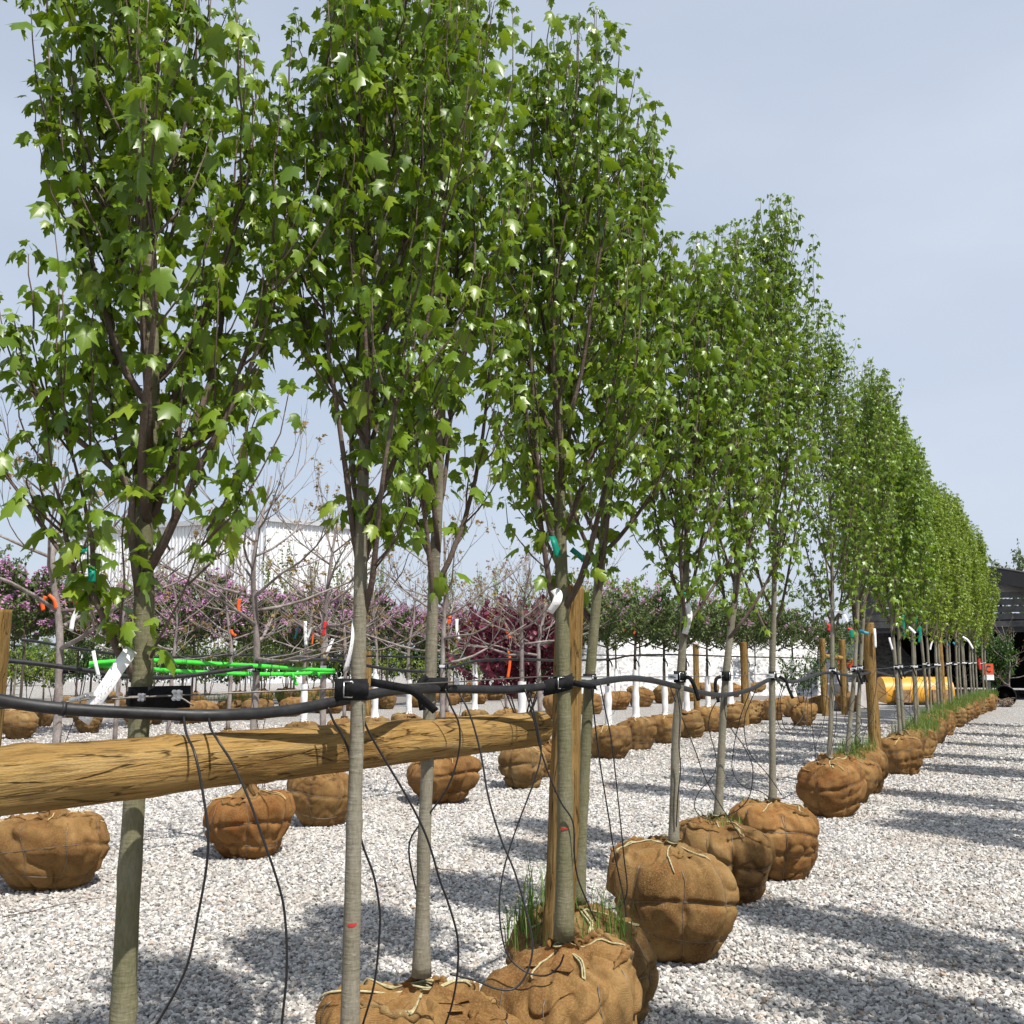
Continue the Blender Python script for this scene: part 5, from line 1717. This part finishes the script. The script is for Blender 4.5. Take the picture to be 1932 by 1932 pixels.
# ---- columnar trees standing behind the lilacs
colm = [make_leafy(431, 6.0, 1.6, 0.55, 'x', leafmat='leaf', leaf=0.085, n_limb=16, n_shoot=6, name='columnar_tree', prof='col', spread=0.5, rise=(0.5, 0.8), internode=0.09, ball=BALLS_TAN[0], bark='bark', keep=0.8),
        make_leafy(432, 5.4, 1.5, 0.5, 'x', leafmat='leaf_lime', leaf=0.085, n_limb=16, n_shoot=6, name='columnar_tree', prof='col', spread=0.5, rise=(0.5, 0.8), internode=0.09, ball=BALLS_TAN[1], bark='bark', keep=0.8)]
cu = set()
for i, (px, Y, s) in enumerate([(300, 33, 0.85), (378, 32, 1.02), (460, 37, 0.8), (505, 35, 1.0), (545, 36, 1.05), (585, 34, 0.95), (640, 38, 1.0), (690, 40, 1.0), (720, 37, 0.95), (850, 40, 1.0), (905, 42, 0.95), (940, 40, 1.0), (1000, 41, 0.95), (1055, 44, 0.9), (225, 36, 0.8)]):
    place(colm, i % 2, cu, X_of(px, Y), Y, rdm.uniform(0, 6.28), s, 'x', 'columnar trees behind the lilacs')
k_ = 0
for o in sorted([x for x in COL.objects if x.name.startswith('columnar_tree') and x.parent is None], key=lambda q: F * q.location.x / q.location.y):
    k_ += 1
    o['label'] = 'slender columnar tree rising behind the lilacs, %s from the left' % ordinal(k_)

# ---- broad background trees
far = [make_leafy(441, 6.0, 1.6, 1.7, 'x', leafmat='leaf_grey', leaf=0.16, n_limb=22, n_shoot=8, name='broad_tree', internode=0.16, ball=None, z0=0.0, r_base=0.06, bark='bark', rise=(0.4, 0.7)),
       make_leafy(442, 5.6, 1.5, 1.8, 'x', leafmat='leaf_lime', leaf=0.15, n_limb=22, n_shoot=8, name='broad_tree', internode=0.16, ball=None, z0=0.0, r_base=0.06, bark='bark', rise=(0.4, 0.7))]
fu = set()
for i, (px, Y, k, s, lb) in enumerate([
    (-20, 50, 0, 1.35, 'pale green tree far behind the lilacs at the left edge'),
    (70, 58, 0, 1.15, 'pale green tree far left, right of the edge tree'),
    (1100, 50, 1, 1.15, 'bright green tree beyond the lilac standards, right of the rail post'),
    (1165, 54, 1, 1.25, 'bright green tree beyond the lilac standards, second from the post'),
    (1240, 50, 1, 1.15, 'bright green tree beyond the standards left of the tan ball maple'),
    (1345, 56, 1, 1.15, 'bright green tree far behind the slumped ball maple'),
    (1440, 56, 1, 1.15, 'bright green tree far behind the rusty ball maple'),
    (1530, 54, 0, 1.1, 'greyish tree behind the pile near the gap'),
    (1925, 62, 0, 1.55, 'tall greyish tree over the barn roof at the right edge'),
    (1985, 60, 0, 1.5, 'greyish tree beyond the right edge behind the barn')]):
    place(far, k, fu, X_of(px, Y), Y, rdm.uniform(0, 6.28), s, lb, 'background trees')

# ------------------------------------------------------------------ hoses of the rows behind
def simple_hose(L, r_, label):
    P = [pt(*q) for q in L]
    off = Vector((P[0].x, P[0].y, 0))
    mb = MB(); mb.tube([p - off for p in catmull(P, len(P) * 10)], r_, 8)
    o = mb.build('irrigation_hose', M['hose'], None, loc=off)
    tag(o, label, 'hose', 'hoses of the rows behind')
    return off


simple_hose([(-60, 1246, 6.5), (31, 1248, 6.7), (165, 1265, 7.0), (231, 1276, 7.2), (331, 1277, 7.6), (463, 1260, 8.05), (495, 1254, 8.2), (529, 1248, 8.5), (600, 1245, 9.3), (638, 1246, 9.8), (724, 1261, 10.4), (803, 1267, 11.0), (856, 1258, 11.4), (906, 1246, 11.9), (985, 1244, 12.6), (1060, 1246, 14), (1150, 1244, 16.1), (1190, 1237, 17.7), (1251, 1235, 19), (1309, 1236, 21.4), (1362, 1238, 23), (1440, 1240, 26), (1540, 1242, 29.5)], 0.016, 'black hose sagging along the second row of budding trees')
simple_hose([(40, 1206, 11.6), (232, 1236, 13.2), (330, 1240, 14), (440, 1236, 15), (580, 1237, 16.9), (712, 1238, 18.2), (845, 1240, 20.2), (955, 1236, 22.2), (1060, 1235, 26.5), (1250, 1238, 36)], 0.017, 'thin black hose line along the third row')
hoff2 = None
rp2 = [pt(*q) for q in [(31, 1300, 6.7), (128, 1286, 7.08), (492, 1252, 8.2), (620, 1250, 9.7), (838, 1246, 11.2), (1145, 1243, 16.1), (1405, 1242, 24.6)]]
# bright green tape loop between two trunks of the second row
def at_trunk(i, px, py, dy): return pt(px, py, row2[i][1] + dy)
mb = MB()
P = [pt(168, 1252, 6.98), pt(230, 1247, 7.3), pt(291, 1246, 7.7), pt(420, 1253, 8.25), pt(495, 1257, 8.10), pt(560, 1262, 8.9), pt(632, 1265, 9.62)]
off = Vector((P[0].x, P[0].y, 0))
Wv = Vector((0.0, 0.004, 0.016))
mb.ribbon([p - off for p in catmull(P, 40)], Wv, 0.002)
P2 = [pt(168, 1254, 7.02), pt(250, 1260, 7.4), pt(330, 1266, 7.9), pt(420, 1270, 8.5), pt(530, 1272, 9.0), pt(632, 1268, 9.66)]
mb.ribbon([p - off for p in catmull(P2, 40)], Wv, 0.002)
mb.ribbon([p - off for p in catmull([pt(551, 1270, 9.0), pt(556, 1282, 9.0), pt(560, 1293, 9.0)], 8)], Vector((0.014, 0.002, 0)), 0.002)
mb.ribbon([p - off for p in catmull([pt(600, 1268, 9.4), pt(602, 1274, 9.4), pt(604, 1278, 9.4)], 6)], Vector((0.014, 0.002, 0)), 0.002)
tag(mb.build('green_tape', M['green'], None, loc=off), 'bright green plastic tape looped between trunks of the second row', 'tape')


# straps on the second row
for i in (0, 1, 2, 3):
    x, Y = R2[i]
    st = strap(dict(x=x + (0.02 if i else 0.05), y=Y, r=0.027), 'x', z=1.43, tow=(-0.4, -0.9), wide=0.05, gap=0.02, lab=(i != 0), ink=False)
    st['label'] = ['black strap on the leftmost budding tree of the second row', 'black strap with white label on the wide budding tree', 'black strap where the green tape ends', 'black strap on the budding tree behind the rail maple'][i]
    st['group'] = 'straps of the second row'
for i, (px, Y) in enumerate(SL[:8]):
    st = strap(dict(x=X_of(px, Y), y=Y, r=0.024), 'black strap on the %s lilac standard of the second row' % ordinal(i + 1), z=1.5, tow=(-0.3, -0.9), wide=0.05, gap=0.02, tail=[pt(px + 3, 1244, Y - .06), pt(px + 8, 1250, Y - .08), pt(px + 10, 1258, Y - .08)])
    st['group'] = 'straps of the second row'
# drip tubes of the second row
R2T = [[(163, 1272), (150, 1330), (110, 1440), (95, 1525), (60, 1530)], [(470, 1262), (478, 1330), (492, 1400), (500, 1490)], [(512, 1255), (505, 1330), (490, 1420), (497, 1490)], [(860, 1260), (870, 1330), (850, 1400), (830, 1430)], [(900, 1250), (935, 1300), (960, 1360), (975, 1405)], [(1165, 1245), (1172, 1290), (1160, 1340), (1150, 1352)]]
for i, (L, y) in enumerate(zip(R2T, (6.95, 8.0, 8.05, 11.0, 12.2, 16.0))):
    P = [pt(a_, b_, y) for a_, b_ in L]; off = Vector((P[0].x, P[0].y, 0))
    mb = MB(); mb.tube([p - off for p in catmull(P, 30)], 0.0032, 5)
    o = mb.build('drip_tube', M['tube'], None, loc=off)
    tag(o, 'thin black drip tube hanging in the second row, %s from the left' % ordinal(i + 1), 'tube', 'drip tubes of the second row')

# tapes and tags tied to the rows behind
FT = 'tapes and tags in the rows behind'
for nm, P, half, mt, lb in [
    ('flag_tape', [(86, 1125, 7.0), (80, 1138, 7.0), (82, 1152, 7.0)], (0.012, .003, .004), 'orange', 'orange tape bow tied above the left edge post'),
    ('flag_tape', [(92, 1122, 7.0), (102, 1132, 7.0), (106, 1148, 7.0)], (0.010, .003, .004), 'orange', 'second strand of orange tape near the left edge post'),
    ('flag_tape', [(138, 1134, 7.1), (146, 1136, 7.1), (156, 1140, 7.1)], (0.0, .003, .014), 'red', 'red tape knot above the white streamer on the left'),
    ('plant_tag', [(152, 1138, 7.05), (146, 1150, 7.05), (138, 1168, 7.05), (134, 1190, 7.05)], (0.014, .003, .003), 'sleeve', 'white streamer tag in the leftmost budding tree'),
    ('plant_tag', [(176, 1228, 6.9), (180, 1250, 6.88), (186, 1275, 6.88)], (0.011, .003, 0), 'sleeve', 'white tag hanging left of the closest trunk before the green tape'),
    ('flag_tape', [(452, 1130, 8.1), (450, 1142, 8.1), (451, 1158, 8.1)], (0.013, .003, 0), 'orange', 'orange tape hanging in the wide budding tree'),
    ('flag_tape', [(436, 1188, 8.3), (438, 1194, 8.3), (445, 1200, 8.3)], (0.012, .003, 0), 'orange', 'small orange tape left of the wide budding tree trunk'),
    ('flag_tape', [(614, 1172, 9.4), (612, 1185, 9.4), (610, 1200, 9.4)], (0.013, .003, 0), 'red', 'red tape on the budding tree left of the slim trunk'),
    ('plant_tag', [(576, 1172, 9.4), (576, 1190, 9.4), (577, 1218, 9.4)], (0.014, .003, 0), 'tag', 'white tag hanging straight above the green tape'),
    ('plant_tag', [(594, 1182, 9.3), (586, 1188, 9.3), (580, 1205, 9.3)], (0.010, .003, .004), 'sleeve', 'curved white tag beside the red tape'),
    ('plant_tag', [(628, 1205, 9.6), (622, 1220, 9.55), (614, 1238, 9.55)], (0.014, .003, .004), 'tag', 'white tag leaning on the trunk at the green tape end'),
    ('flag_tape', [(562, 1182, 9.5), (560, 1192, 9.5), (556, 1205, 9.5)], (0.007, .003, 0), 'blue', 'thin blue tape left of the white tag'),
    ('flag_tape', [(592, 1192, 9.4), (590, 1205, 9.4), (589, 1216, 9.4)], (0.007, .003, 0), 'orange', 'thin orange tape between the white tags'),
    ('flag_tape', [(848, 1160, 11.2), (848, 1168, 11.15), (846, 1178, 11.15)], (0.018, .003, 0), 'orange', 'orange tape knot behind the rail maple trunk'),
    ('plant_tag', [(862, 1168, 11.1), (862, 1188, 11.1), (866, 1206, 11.1)], (0.016, .003, 0), 'tag', 'white tag right of the rail maple trunk'),
    ('flag_tape', [(955, 1190, 16.5), (960, 1196, 16.5), (962, 1204, 16.5)], (0.028, .003, 0), 'orange', 'orange tape on the purple shrub, higher one'),
    ('flag_tape', [(960, 1228, 16.5), (962, 1250, 16.5), (958, 1280, 16.5)], (0.022, .003, 0), 'orange', 'long orange tape on the purple shrub, lower one'),
    ('flag_tape', [(1196, 1176, 17), (1198, 1186, 17), (1194, 1196, 17)], (0.03, .003, 0), 'orange', 'orange tape on the second lilac standard right of the post'),
    ('flag_tape', [(1174, 1180, 16.5), (1176, 1188, 16.5), (1178, 1196, 16.5)], (0.022, .003, 0), 'red', 'faded red tape on the lilac right of the post'),
    ('flag_tape', [(1562, 1178, 28), (1566, 1184, 28), (1564, 1190, 28)], (0.05, .003, 0), 'red', 'red tape before the gap post'),
    ('flag_tape', [(1600, 1186, 28), (1606, 1188, 28), (1610, 1192, 28)], (0.02, .003, 0.03), 'red', 'small red tape right of the gap trunk'),
]:
    strip(nm, [pt(*q) for q in P], half, mt, lb, 'tape' if nm == 'flag_tape' else 'tag', FT)

# posts and rail of the farther rows
post(28.0, 1551, 1205, 0.17, 0.0, 31, 'timber post left of the red sign')
post(28.6, 1588, 1207, 0.17, 0.0, 32, 'timber post in front of the red sign')
post(30.0, 1312, 1215, 0.17, 0.0, 33, 'timber post behind the white sleeves')
post(24.0, 1402, 1212, 0.17, 0.0, 34, 'timber post behind the slumped ball maple')
post(22.5, 695, 1230, 0.15, 0.0, 35, 'timber post just right of the slim trunk far behind')
a, b = pt(1551, 1238, 28.0), pt(1588, 1242, 28.6)
o = link('log_rail', log_mesh('log_rail', (b - a).length, 0.07, 0.07, M['timber'], 'X', 8, 40, 20, 0.004))
o.location = a; o.rotation_euler = (b - a).to_track_quat('X', 'Z').to_euler()
tag(o, 'short log rail between two far posts by the red sign', 'rail')

# ------------------------------------------------------------------ white building
M['clad'] = plain('white_cladding', (0.70, 0.71, 0.72), 0.5, 0.3, 0, 0.04, 0.6)
M['trim'] = plain('grey_trim', (0.42, 0.43, 0.44), 0.5)
bl = empty('white_building', (-15.9, 66, 0))
tag(bl, 'large white building clad in ribbed steel behind the lilacs', 'building')
bo = Vector((-15.9, 66, 0))


def ribbed(A, B, h, name, pitch=0.3, dep=0.06):
    d = B - A; L = d.length; d.normalize(); n = Vector((d.y, -d.x, 0))
    V, Fc = [], []
    k = int(L / pitch)
    prof_ = []
    for i in range(k):
        s0 = i * pitch
        prof_ += [(s0, 0), (s0 + pitch * 0.62, 0), (s0 + pitch * 0.7, dep), (s0 + pitch * 0.92, dep)]
    prof_.append((L, 0))
    for s_, e in prof_:
        p = A + d * s_ + n * e - bo
        V += [p, p + Vector((0, 0, h))]
    for i in range(len(prof_) - 1):
        Fc.append((2 * i, 2 * i + 2, 2 * i + 3, 2 * i + 1))
    return link(name, make_mesh(name, V, Fc, M['clad'], False), bl)


cA = Vector((-31.5, 72.4, 0)); cB = Vector((-15.9, 66, 0)); cC = Vector((-9.6, 71.6, 0))
ribbed(cA, cB, 10.6, 'wall'); ribbed(cB, cC, 10.6, 'wall')
cD = cA + (cC - cB)
mb = MB()
V = [p - bo + Vector((0, 0, 10.62)) for p in (cA, cB, cC, cD)]
rc = sum(V, Vector()) / 4 + Vector((0, 0, 0.6))
mb.add(V + [rc], [(0, 1, 4), (1, 2, 4), (2, 3, 4), (3, 0, 4)])
mb.build('roof', M['trim'], bl, smooth=False)
for p, q in ((cA, cB), (cB, cC)):
    d = (q - p).normalized(); n = Vector((d.y, -d.x, 0))
    mb = MB()
    m_ = (p + q) / 2 - bo + n * 0.16 + Vector((0, 0, 10.55))
    rot = Matrix.Rotation(math.atan2(d.y, d.x), 3, 'Z')
    mb.box(m_, ((q - p).length + 0.1, 0.2, 0.32), rot)
    mb.build('gutter', M['trim'], bl, smooth=False)

# ------------------------------------------------------------------ pale gravel pile
def heap():
    f, f2 = Fbm(77), Fbm(78, 9)
    nx, ny = 110, 30
    x = np.linspace(2.0, 19.5, nx); y = np.linspace(-3.6, 3.6, ny)
    Xg, Yg = np.meshgrid(x, y)
    prof_ = np.clip(1 - np.abs(Yg) / 3.4, 0, 1) ** 0.8
    ends = np.clip((Xg - 2.0) / 2.2, 0, 1) * np.clip((19.5 - Xg) / 2.5, 0, 1)
    P = np.stack([Xg, Yg, 0 * Xg], -1)
    Z = 2.9 * prof_ * ends * (1 + 0.16 * f(P, 0.9)) + 0.07 * f2(P, 5) * (prof_ > 0) - 0.05
    V = np.stack([Xg, 47 + Yg, Z], -1).reshape(-1, 3)
    i, j = np.meshgrid(np.arange(ny - 1), np.arange(nx - 1), indexing='ij')
    Fc = np.stack([i * nx + j, i * nx + j + 1, (i + 1) * nx + j + 1, (i + 1) * nx + j], -1).reshape(-1, 4)
    return make_mesh('gravel_pile', V, Fc, M['pile'], True)


t = NT('pale_gravel_pile')
vo = t.n('TexVoronoi', i_Scale=9.0); t.l(t.co(), vo.inputs['Vector'])
sepc = t.n('SeparateColor'); t.l(vo.outputs['Color'], sepc.inputs[0])
M['pile'] = t.fin(t.ramp(sepc.outputs[0], [(0, (0.30, 0.295, 0.29)), (0.5, (0.50, 0.49, 0.475)), (1, (0.70, 0.69, 0.67))]), 0.9, t.bump(sepc.outputs[1], 1.0, 0.12), 0.15)
tag(link('gravel_pile', heap()), 'long heap of nearly white gravel behind the lilac standards', 'gravel pile')

# ------------------------------------------------------------------ black arched barn on the right
M['black'] = plain('black_steel', (0.012, 0.012, 0.013), 0.5, 0.4, 0, 0.2, 3)
M['slat'] = plain('weathered_grey_slat', (0.075, 0.075, 0.075), 0.7, 0.2, 0, 0.3, 4)
BY = 40.0
barn = empty('barn', (16, BY, 0), R(-25)); bof = Vector((16, BY, 0))
tag(barn, 'black arched barn with dark open bays at the end of the aisle', 'barn')
zr = lambda x: 5.2 - 0.0344 * (x - 16) ** 2
xs = np.linspace(13.4, 23.0, 21)
mb = MB()
V, Fc = [], []
for x in xs:
    for yy in (-0.5, 14):
        V += [Vector((x - 16, yy, zr(x))), Vector((x - 16, yy, zr(x) - 0.12))]
for i in range(len(xs) - 1):
    a_ = i * 4
    Fc += [(a_, a_ + 4, a_ + 6, a_ + 2), (a_ + 1, a_ + 3, a_ + 7, a_ + 5), (a_, a_ + 1, a_ + 5, a_ + 4), (a_ + 2, a_ + 6, a_ + 7, a_ + 3)]
mb.add(V, Fc); mb.build('roof', M['black'], barn)
# fascia under the roof edge
mb = MB(); V, Fc = [], []
for x in xs:
    V += [Vector((x - 16, -0.52, zr(x) - 0.10)), Vector((x - 16, -0.52, zr(x) - 0.62)), Vector((x - 16, -0.40, zr(x) - 0.62)), Vector((x - 16, -0.40, zr(x) - 0.10))]
for i in range(len(xs) - 1):
    for k in range(4):
        Fc.append((i * 4 + k, i * 4 + 4 + k, i * 4 + 4 + (k + 1) % 4, i * 4 + (k + 1) % 4))
mb.add(V, Fc); mb.build('fascia', M['black'], barn, smooth=False)
for k in range(9):                     # horizontal boards of the gable
    z = 2.72 + k * 0.27
    if z > 4.2: break
    mb = MB()
    half_w = math.sqrt(max(0.1, (5.2 - 0.65 - z - 0.24) / 0.0344))
    x0, x1 = max(13.5, 16 - half_w), min(22.8, 16 + half_w)
    mb.box(Vector(((x0 + x1) / 2 - 16, -0.12, z + 0.115)), (x1 - x0, 0.05, 0.225), Matrix.Rotation(0.12, 3, 'X'))
    mb.build('board', M['slat'], barn, smooth=False)
for x in (13.55, 18.75, 22.7):
    mb = MB(); mb.box(Vector((x - 16, 0.0, 1.38)), (0.22, 0.22, 2.76)); mb.build('column', M['black'], barn, smooth=False)
mb = MB(); mb.box(Vector((2.15, 0.0, 2.62)), (9.3, 0.2, 0.2)); mb.build('lintel', M['black'], barn, smooth=False)
for x, hh in ((13.4, 4.8), (23.0, 3.4)):
    mb = MB(); mb.box(Vector((x - 16, 7, hh / 2)), (0.08, 13.8, hh)); mb.build('side_wall', M['black'], barn, smooth=False)
mb = MB(); mb.box(Vector((2.2, 14.06, 1.8)), (9.7, 0.08, 3.4)); mb.build('back_wall', M['black'], barn, smooth=False)
mb = MB(); mb.box(Vector((2.75, 6.8, 1.8)), (0.08, 13.2, 3.6)); mb.build('partition', M['black'], barn, smooth=False)

# yellow loader bucket in front of the dark bay
M['yellow'] = plain('yellow_paint', (0.62, 0.30, 0.025), 0.45, 0.4, 0, 0.15, 6)
M['rust'] = plain('worn_steel', (0.30, 0.19, 0.10), 0.6, 0.3, 0.2, 0.4, 9)
cx = X_of(1715, 35.0)
bk = empty('loader_bucket', (cx, 35.0, 0)); tag(bk, 'yellow steel loader bucket lying before the dark barn bay', 'loader bucket')
prof_ = [(-0.42, 0.06), (-0.50, 0.30), (-0.46, 0.58), (-0.30, 0.80), (-0.05, 0.92), (0.25, 0.90)]
inner = [(y + 0.05, z - 0.03) for y, z in prof_]
mb = MB(); V, Fc = [], []
pp = catmull([Vector((0, y, z)) for y, z in prof_], 16)
full = [(p.y, p.z) for p in pp] + [(p.y + 0.05, p.z - 0.04) for p in reversed(pp)]
for x in (-1.1, 1.1):
    V += [Vector((x, y, z)) for y, z in full]
n_ = len(full)
for k in range(n_): Fc.append((k, (k + 1) % n_, n_ + (k + 1) % n_, n_ + k))
mb.add(V, Fc)
mb.build('shell', M['yellow'], bk)
for x in (-1.12, 1.12):
    mb = MB(); poly = [(p.y, p.z) for p in pp] + [(0.45, 0.6), (0.5, 0.1)]
    V = [Vector((x - 0.02, y, z)) for y, z in poly] + [Vector((x + 0.02, y, z)) for y, z in poly]
    m_ = len(poly)
    mb.add(V, [tuple(range(m_))[::-1], tuple(range(m_, 2 * m_))] + [(k, (k + 1) % m_, m_ + (k + 1) % m_, m_ + k) for k in range(m_)])
    mb.build('side_plate', M['yellow'], bk, smooth=False)
for x in (-0.62, 0.62):
    mb = MB(); mb.box(Vector((x, -0.54, 0.30)), (0.50, 0.10, 0.42)); mb.build('mount_plate', M['rust'], bk, smooth=False)
mb = MB(); mb.box(Vector((0, -0.46, 0.05)), (2.2, 0.16, 0.07)); mb.build('wear_bar', M['black'], bk, smooth=False)

# red signs with white strips
M['sign_red'] = plain('sign_red', (0.55, 0.08, 0.03), 0.5)
M['sign_white'] = plain('sign_white', (0.8, 0.8, 0.8), 0.5, 0.3, 0, 0.03)


def text_mesh(body, size):
    cu_ = bpy.data.curves.new('t', 'FONT'); cu_.body = body; cu_.size = size; cu_.extrude = 0.002; cu_.align_x = 'CENTER'; cu_.align_y = 'CENTER'
    o_ = bpy.data.objects.new('t', cu_); COL.objects.link(o_)
    dg = bpy.context.evaluated_depsgraph_get()
    me_ = bpy.data.meshes.new_from_object(o_.evaluated_get(dg))
    bpy.data.objects.remove(o_); bpy.data.curves.remove(cu_)
    return me_


def sign(px, py0, py1, pym, Y, w, label, txt):
    x = X_of(px, Y)
    top, mid, bot = pt(px, py0, Y).z, pt(px, pym, Y).z, pt(px, py1, Y).z
    s_ = empty('warning_sign', (x, Y, 0)); tag(s_, label, 'sign', 'red and white signs')
    mb = MB(); mb.box(Vector((0, 0, (top + mid) / 2)), (w, 0.02, top - mid)); mb.build('red_panel', M['sign_red'], s_, smooth=False)
    mb = MB(); mb.box(Vector((0, 0, (mid + bot) / 2 - 0.002)), (w, 0.02, mid - bot - 0.004)); wp_ = mb.build('white_strip', M['sign_white'], s_, smooth=False)
    mb = MB()
    P = [Vector((w * 0.30 * math.cos(q), -0.012, (top + mid) / 2 + w * 0.30 * math.sin(q))) for q in np.linspace(0.9, 5.4, 24)]
    mb.ribbon(P, [Vector((math.cos(q), 0, math.sin(q))) * w * 0.07 for q in np.linspace(0.9, 5.4, 24)], 0.004); mb.build('ring_symbol', M['black'], s_, smooth=False)
    if txt:
        me_ = text_mesh(txt, (mid - bot) * 0.95); me_.materials.append(M['black'])
        o_ = link('lettering', me_, wp_); o_.location = (-w * 0.2, -0.0125, (mid + bot) / 2); o_.rotation_euler = (R(90), 0, 0)
    mb = MB(); mb.box(Vector((0, 0.05, top / 2)), (0.08, 0.06, top)); mb.build('sign_post', M['slat'], s_, smooth=False)


sign(1590, 1245, 1272, 1265, 30.6, 0.46, 'red sign with a white lettered strip near the gap post', 'RE')
sign(1855, 1252, 1283, 1273, 33.5, 0.30, 'red sign with a white strip right of the last maple', '')
# pale concrete blocks under the sign
for k, (px, Y, s) in enumerate([(1572, 31.2, 1.0), (1606, 31.8, 0.9)]):
    bmx = bmesh.new(); bmesh.ops.create_cube(bmx, size=1.0)
    for v in bmx.verts:
        v.co.x *= 1.0 * s; v.co.y *= 0.6; v.co.z *= 0.8; v.co.z += 0.4
        if v.co.z > 0.5: v.co.x *= 0.92; v.co.y *= 0.9
    bmesh.ops.bevel(bmx, geom=bmx.edges[:], offset=0.05, segments=2, affect='EDGES')
    me_ = bpy.data.meshes.new('concrete_block'); bmx.to_mesh(me_); bmx.free(); me_.materials.append(plain('pale_concrete%d' % k, (0.52, 0.49, 0.47), 0.9, 0.1, 0, 0.15, 5))
    tag(link('concrete_block', me_, None, (X_of(px, Y), Y, 0)), ['pale concrete block left under the red sign', 'pale concrete block right under the red sign'][k], 'block')

# evergreen and bare shrubs at the end of the row
o = make_leafy(451, 2.55, 0.55, 0.78, 'dense evergreen bush after the last maple of the near row', leafmat='leaf_dark', leaf=0.10, n_limb=16, n_shoot=8, stems=4, name='evergreen_bush', internode=0.08, r_base=0.02, spread=1.2, z0=0.0)
o.location = (X_of(1862, 34.5), 34.5, 0); o['category'] = 'shrub'
o = make_bare(452, 2.6, 0.7, 0.6, 'bare brown shrub with pale stems before the barn', None, name='bare_shrub')
o.location = (X_of(1892, 34.0), 34.0, 0); o['category'] = 'shrub'

# black pot lying on its side
M['pot'] = plain('black_plastic_pot', (0.015, 0.016, 0.017), 0.4, 0.4)
M['straw'] = plain('dry_root_soil', (0.26, 0.20, 0.15), 0.95, 0.1, 0, 0.5, 40)
pp_ = ground(1898, 1333)
pot = empty('plant_pot', (pp_.x, pp_.y, 0), R(-28)); tag(pot, 'black plastic pot lying on its side at the end of the row', 'pot')
mb = MB(); seg = 28
prof_ = [(0.0, 0.25), (0.55, 0.32), (0.56, 0.345), (0.60, 0.345), (0.60, 0.325), (0.05, 0.235)]
V, Fc = [], []
for k in range(seg):
    a_ = 2 * math.pi * k / seg
    for y, r_ in prof_: V.append(Vector((math.cos(a_) * r_, -y + 0.3, 0.34 + math.sin(a_) * r_)))
m_ = len(prof_)
for k in range(seg):
    k2 = (k + 1) % seg
    for q in range(m_ - 1): Fc.append((k * m_ + q, k2 * m_ + q, k2 * m_ + q + 1, k * m_ + q + 1))
Fc.append(tuple(k * m_ for k in range(seg)))
Fc.append(tuple(k * m_ + m_ - 1 for k in reversed(range(seg))))
mb.add(V, Fc); mb.build('pot_wall', M['pot'], pot)
rr_ = random.Random(4); mb = MB()
for k in range(90):
    a_, r_ = rr_.uniform(0, 6.28), rr_.uniform(0, 0.28)
    p = Vector((math.cos(a_) * r_, rr_.uniform(-0.6, -0.2), 0.05 + rr_.uniform(0, 0.22)))
    q = p + Vector((rr_.uniform(-.2, .2), rr_.uniform(-.15, .05), rr_.uniform(-.12, .06)))
    q.z = max(q.z, 0.01)
    mb.tube([p, (p + q) / 2 + Vector((0, 0, 0.03)), q], 0.008, 4)
mb.build('spilled_roots', M['straw'], pot)

# fallen twigs on the gravel
for k, (x0, y0, x1, y1) in enumerate([(0, 1732, 215, 1690), (826, 1640, 900, 1648)]):
    a, b = ground(x0, y0, 0.02), ground(x1, y1, 0.02)
    rr_ = random.Random(k)
    P = [a.lerp(b, i / 9) + Vector((rr_.uniform(-.012, .012), rr_.uniform(-.02, .02), rr_.uniform(0, 0.008))) for i in range(10)]
    off = Vector((a.x, a.y, 0))
    mb = MB(); mb.tube([p - off for p in P], [0.004 - 0.0003 * i for i in range(10)], 5)
    tag(mb.build('fallen_twig', M['twig'], None, loc=off), ['long thin twig lying on gravel at the left edge', 'short dark twig lying on gravel beside the rail maple'][k], 'twig')
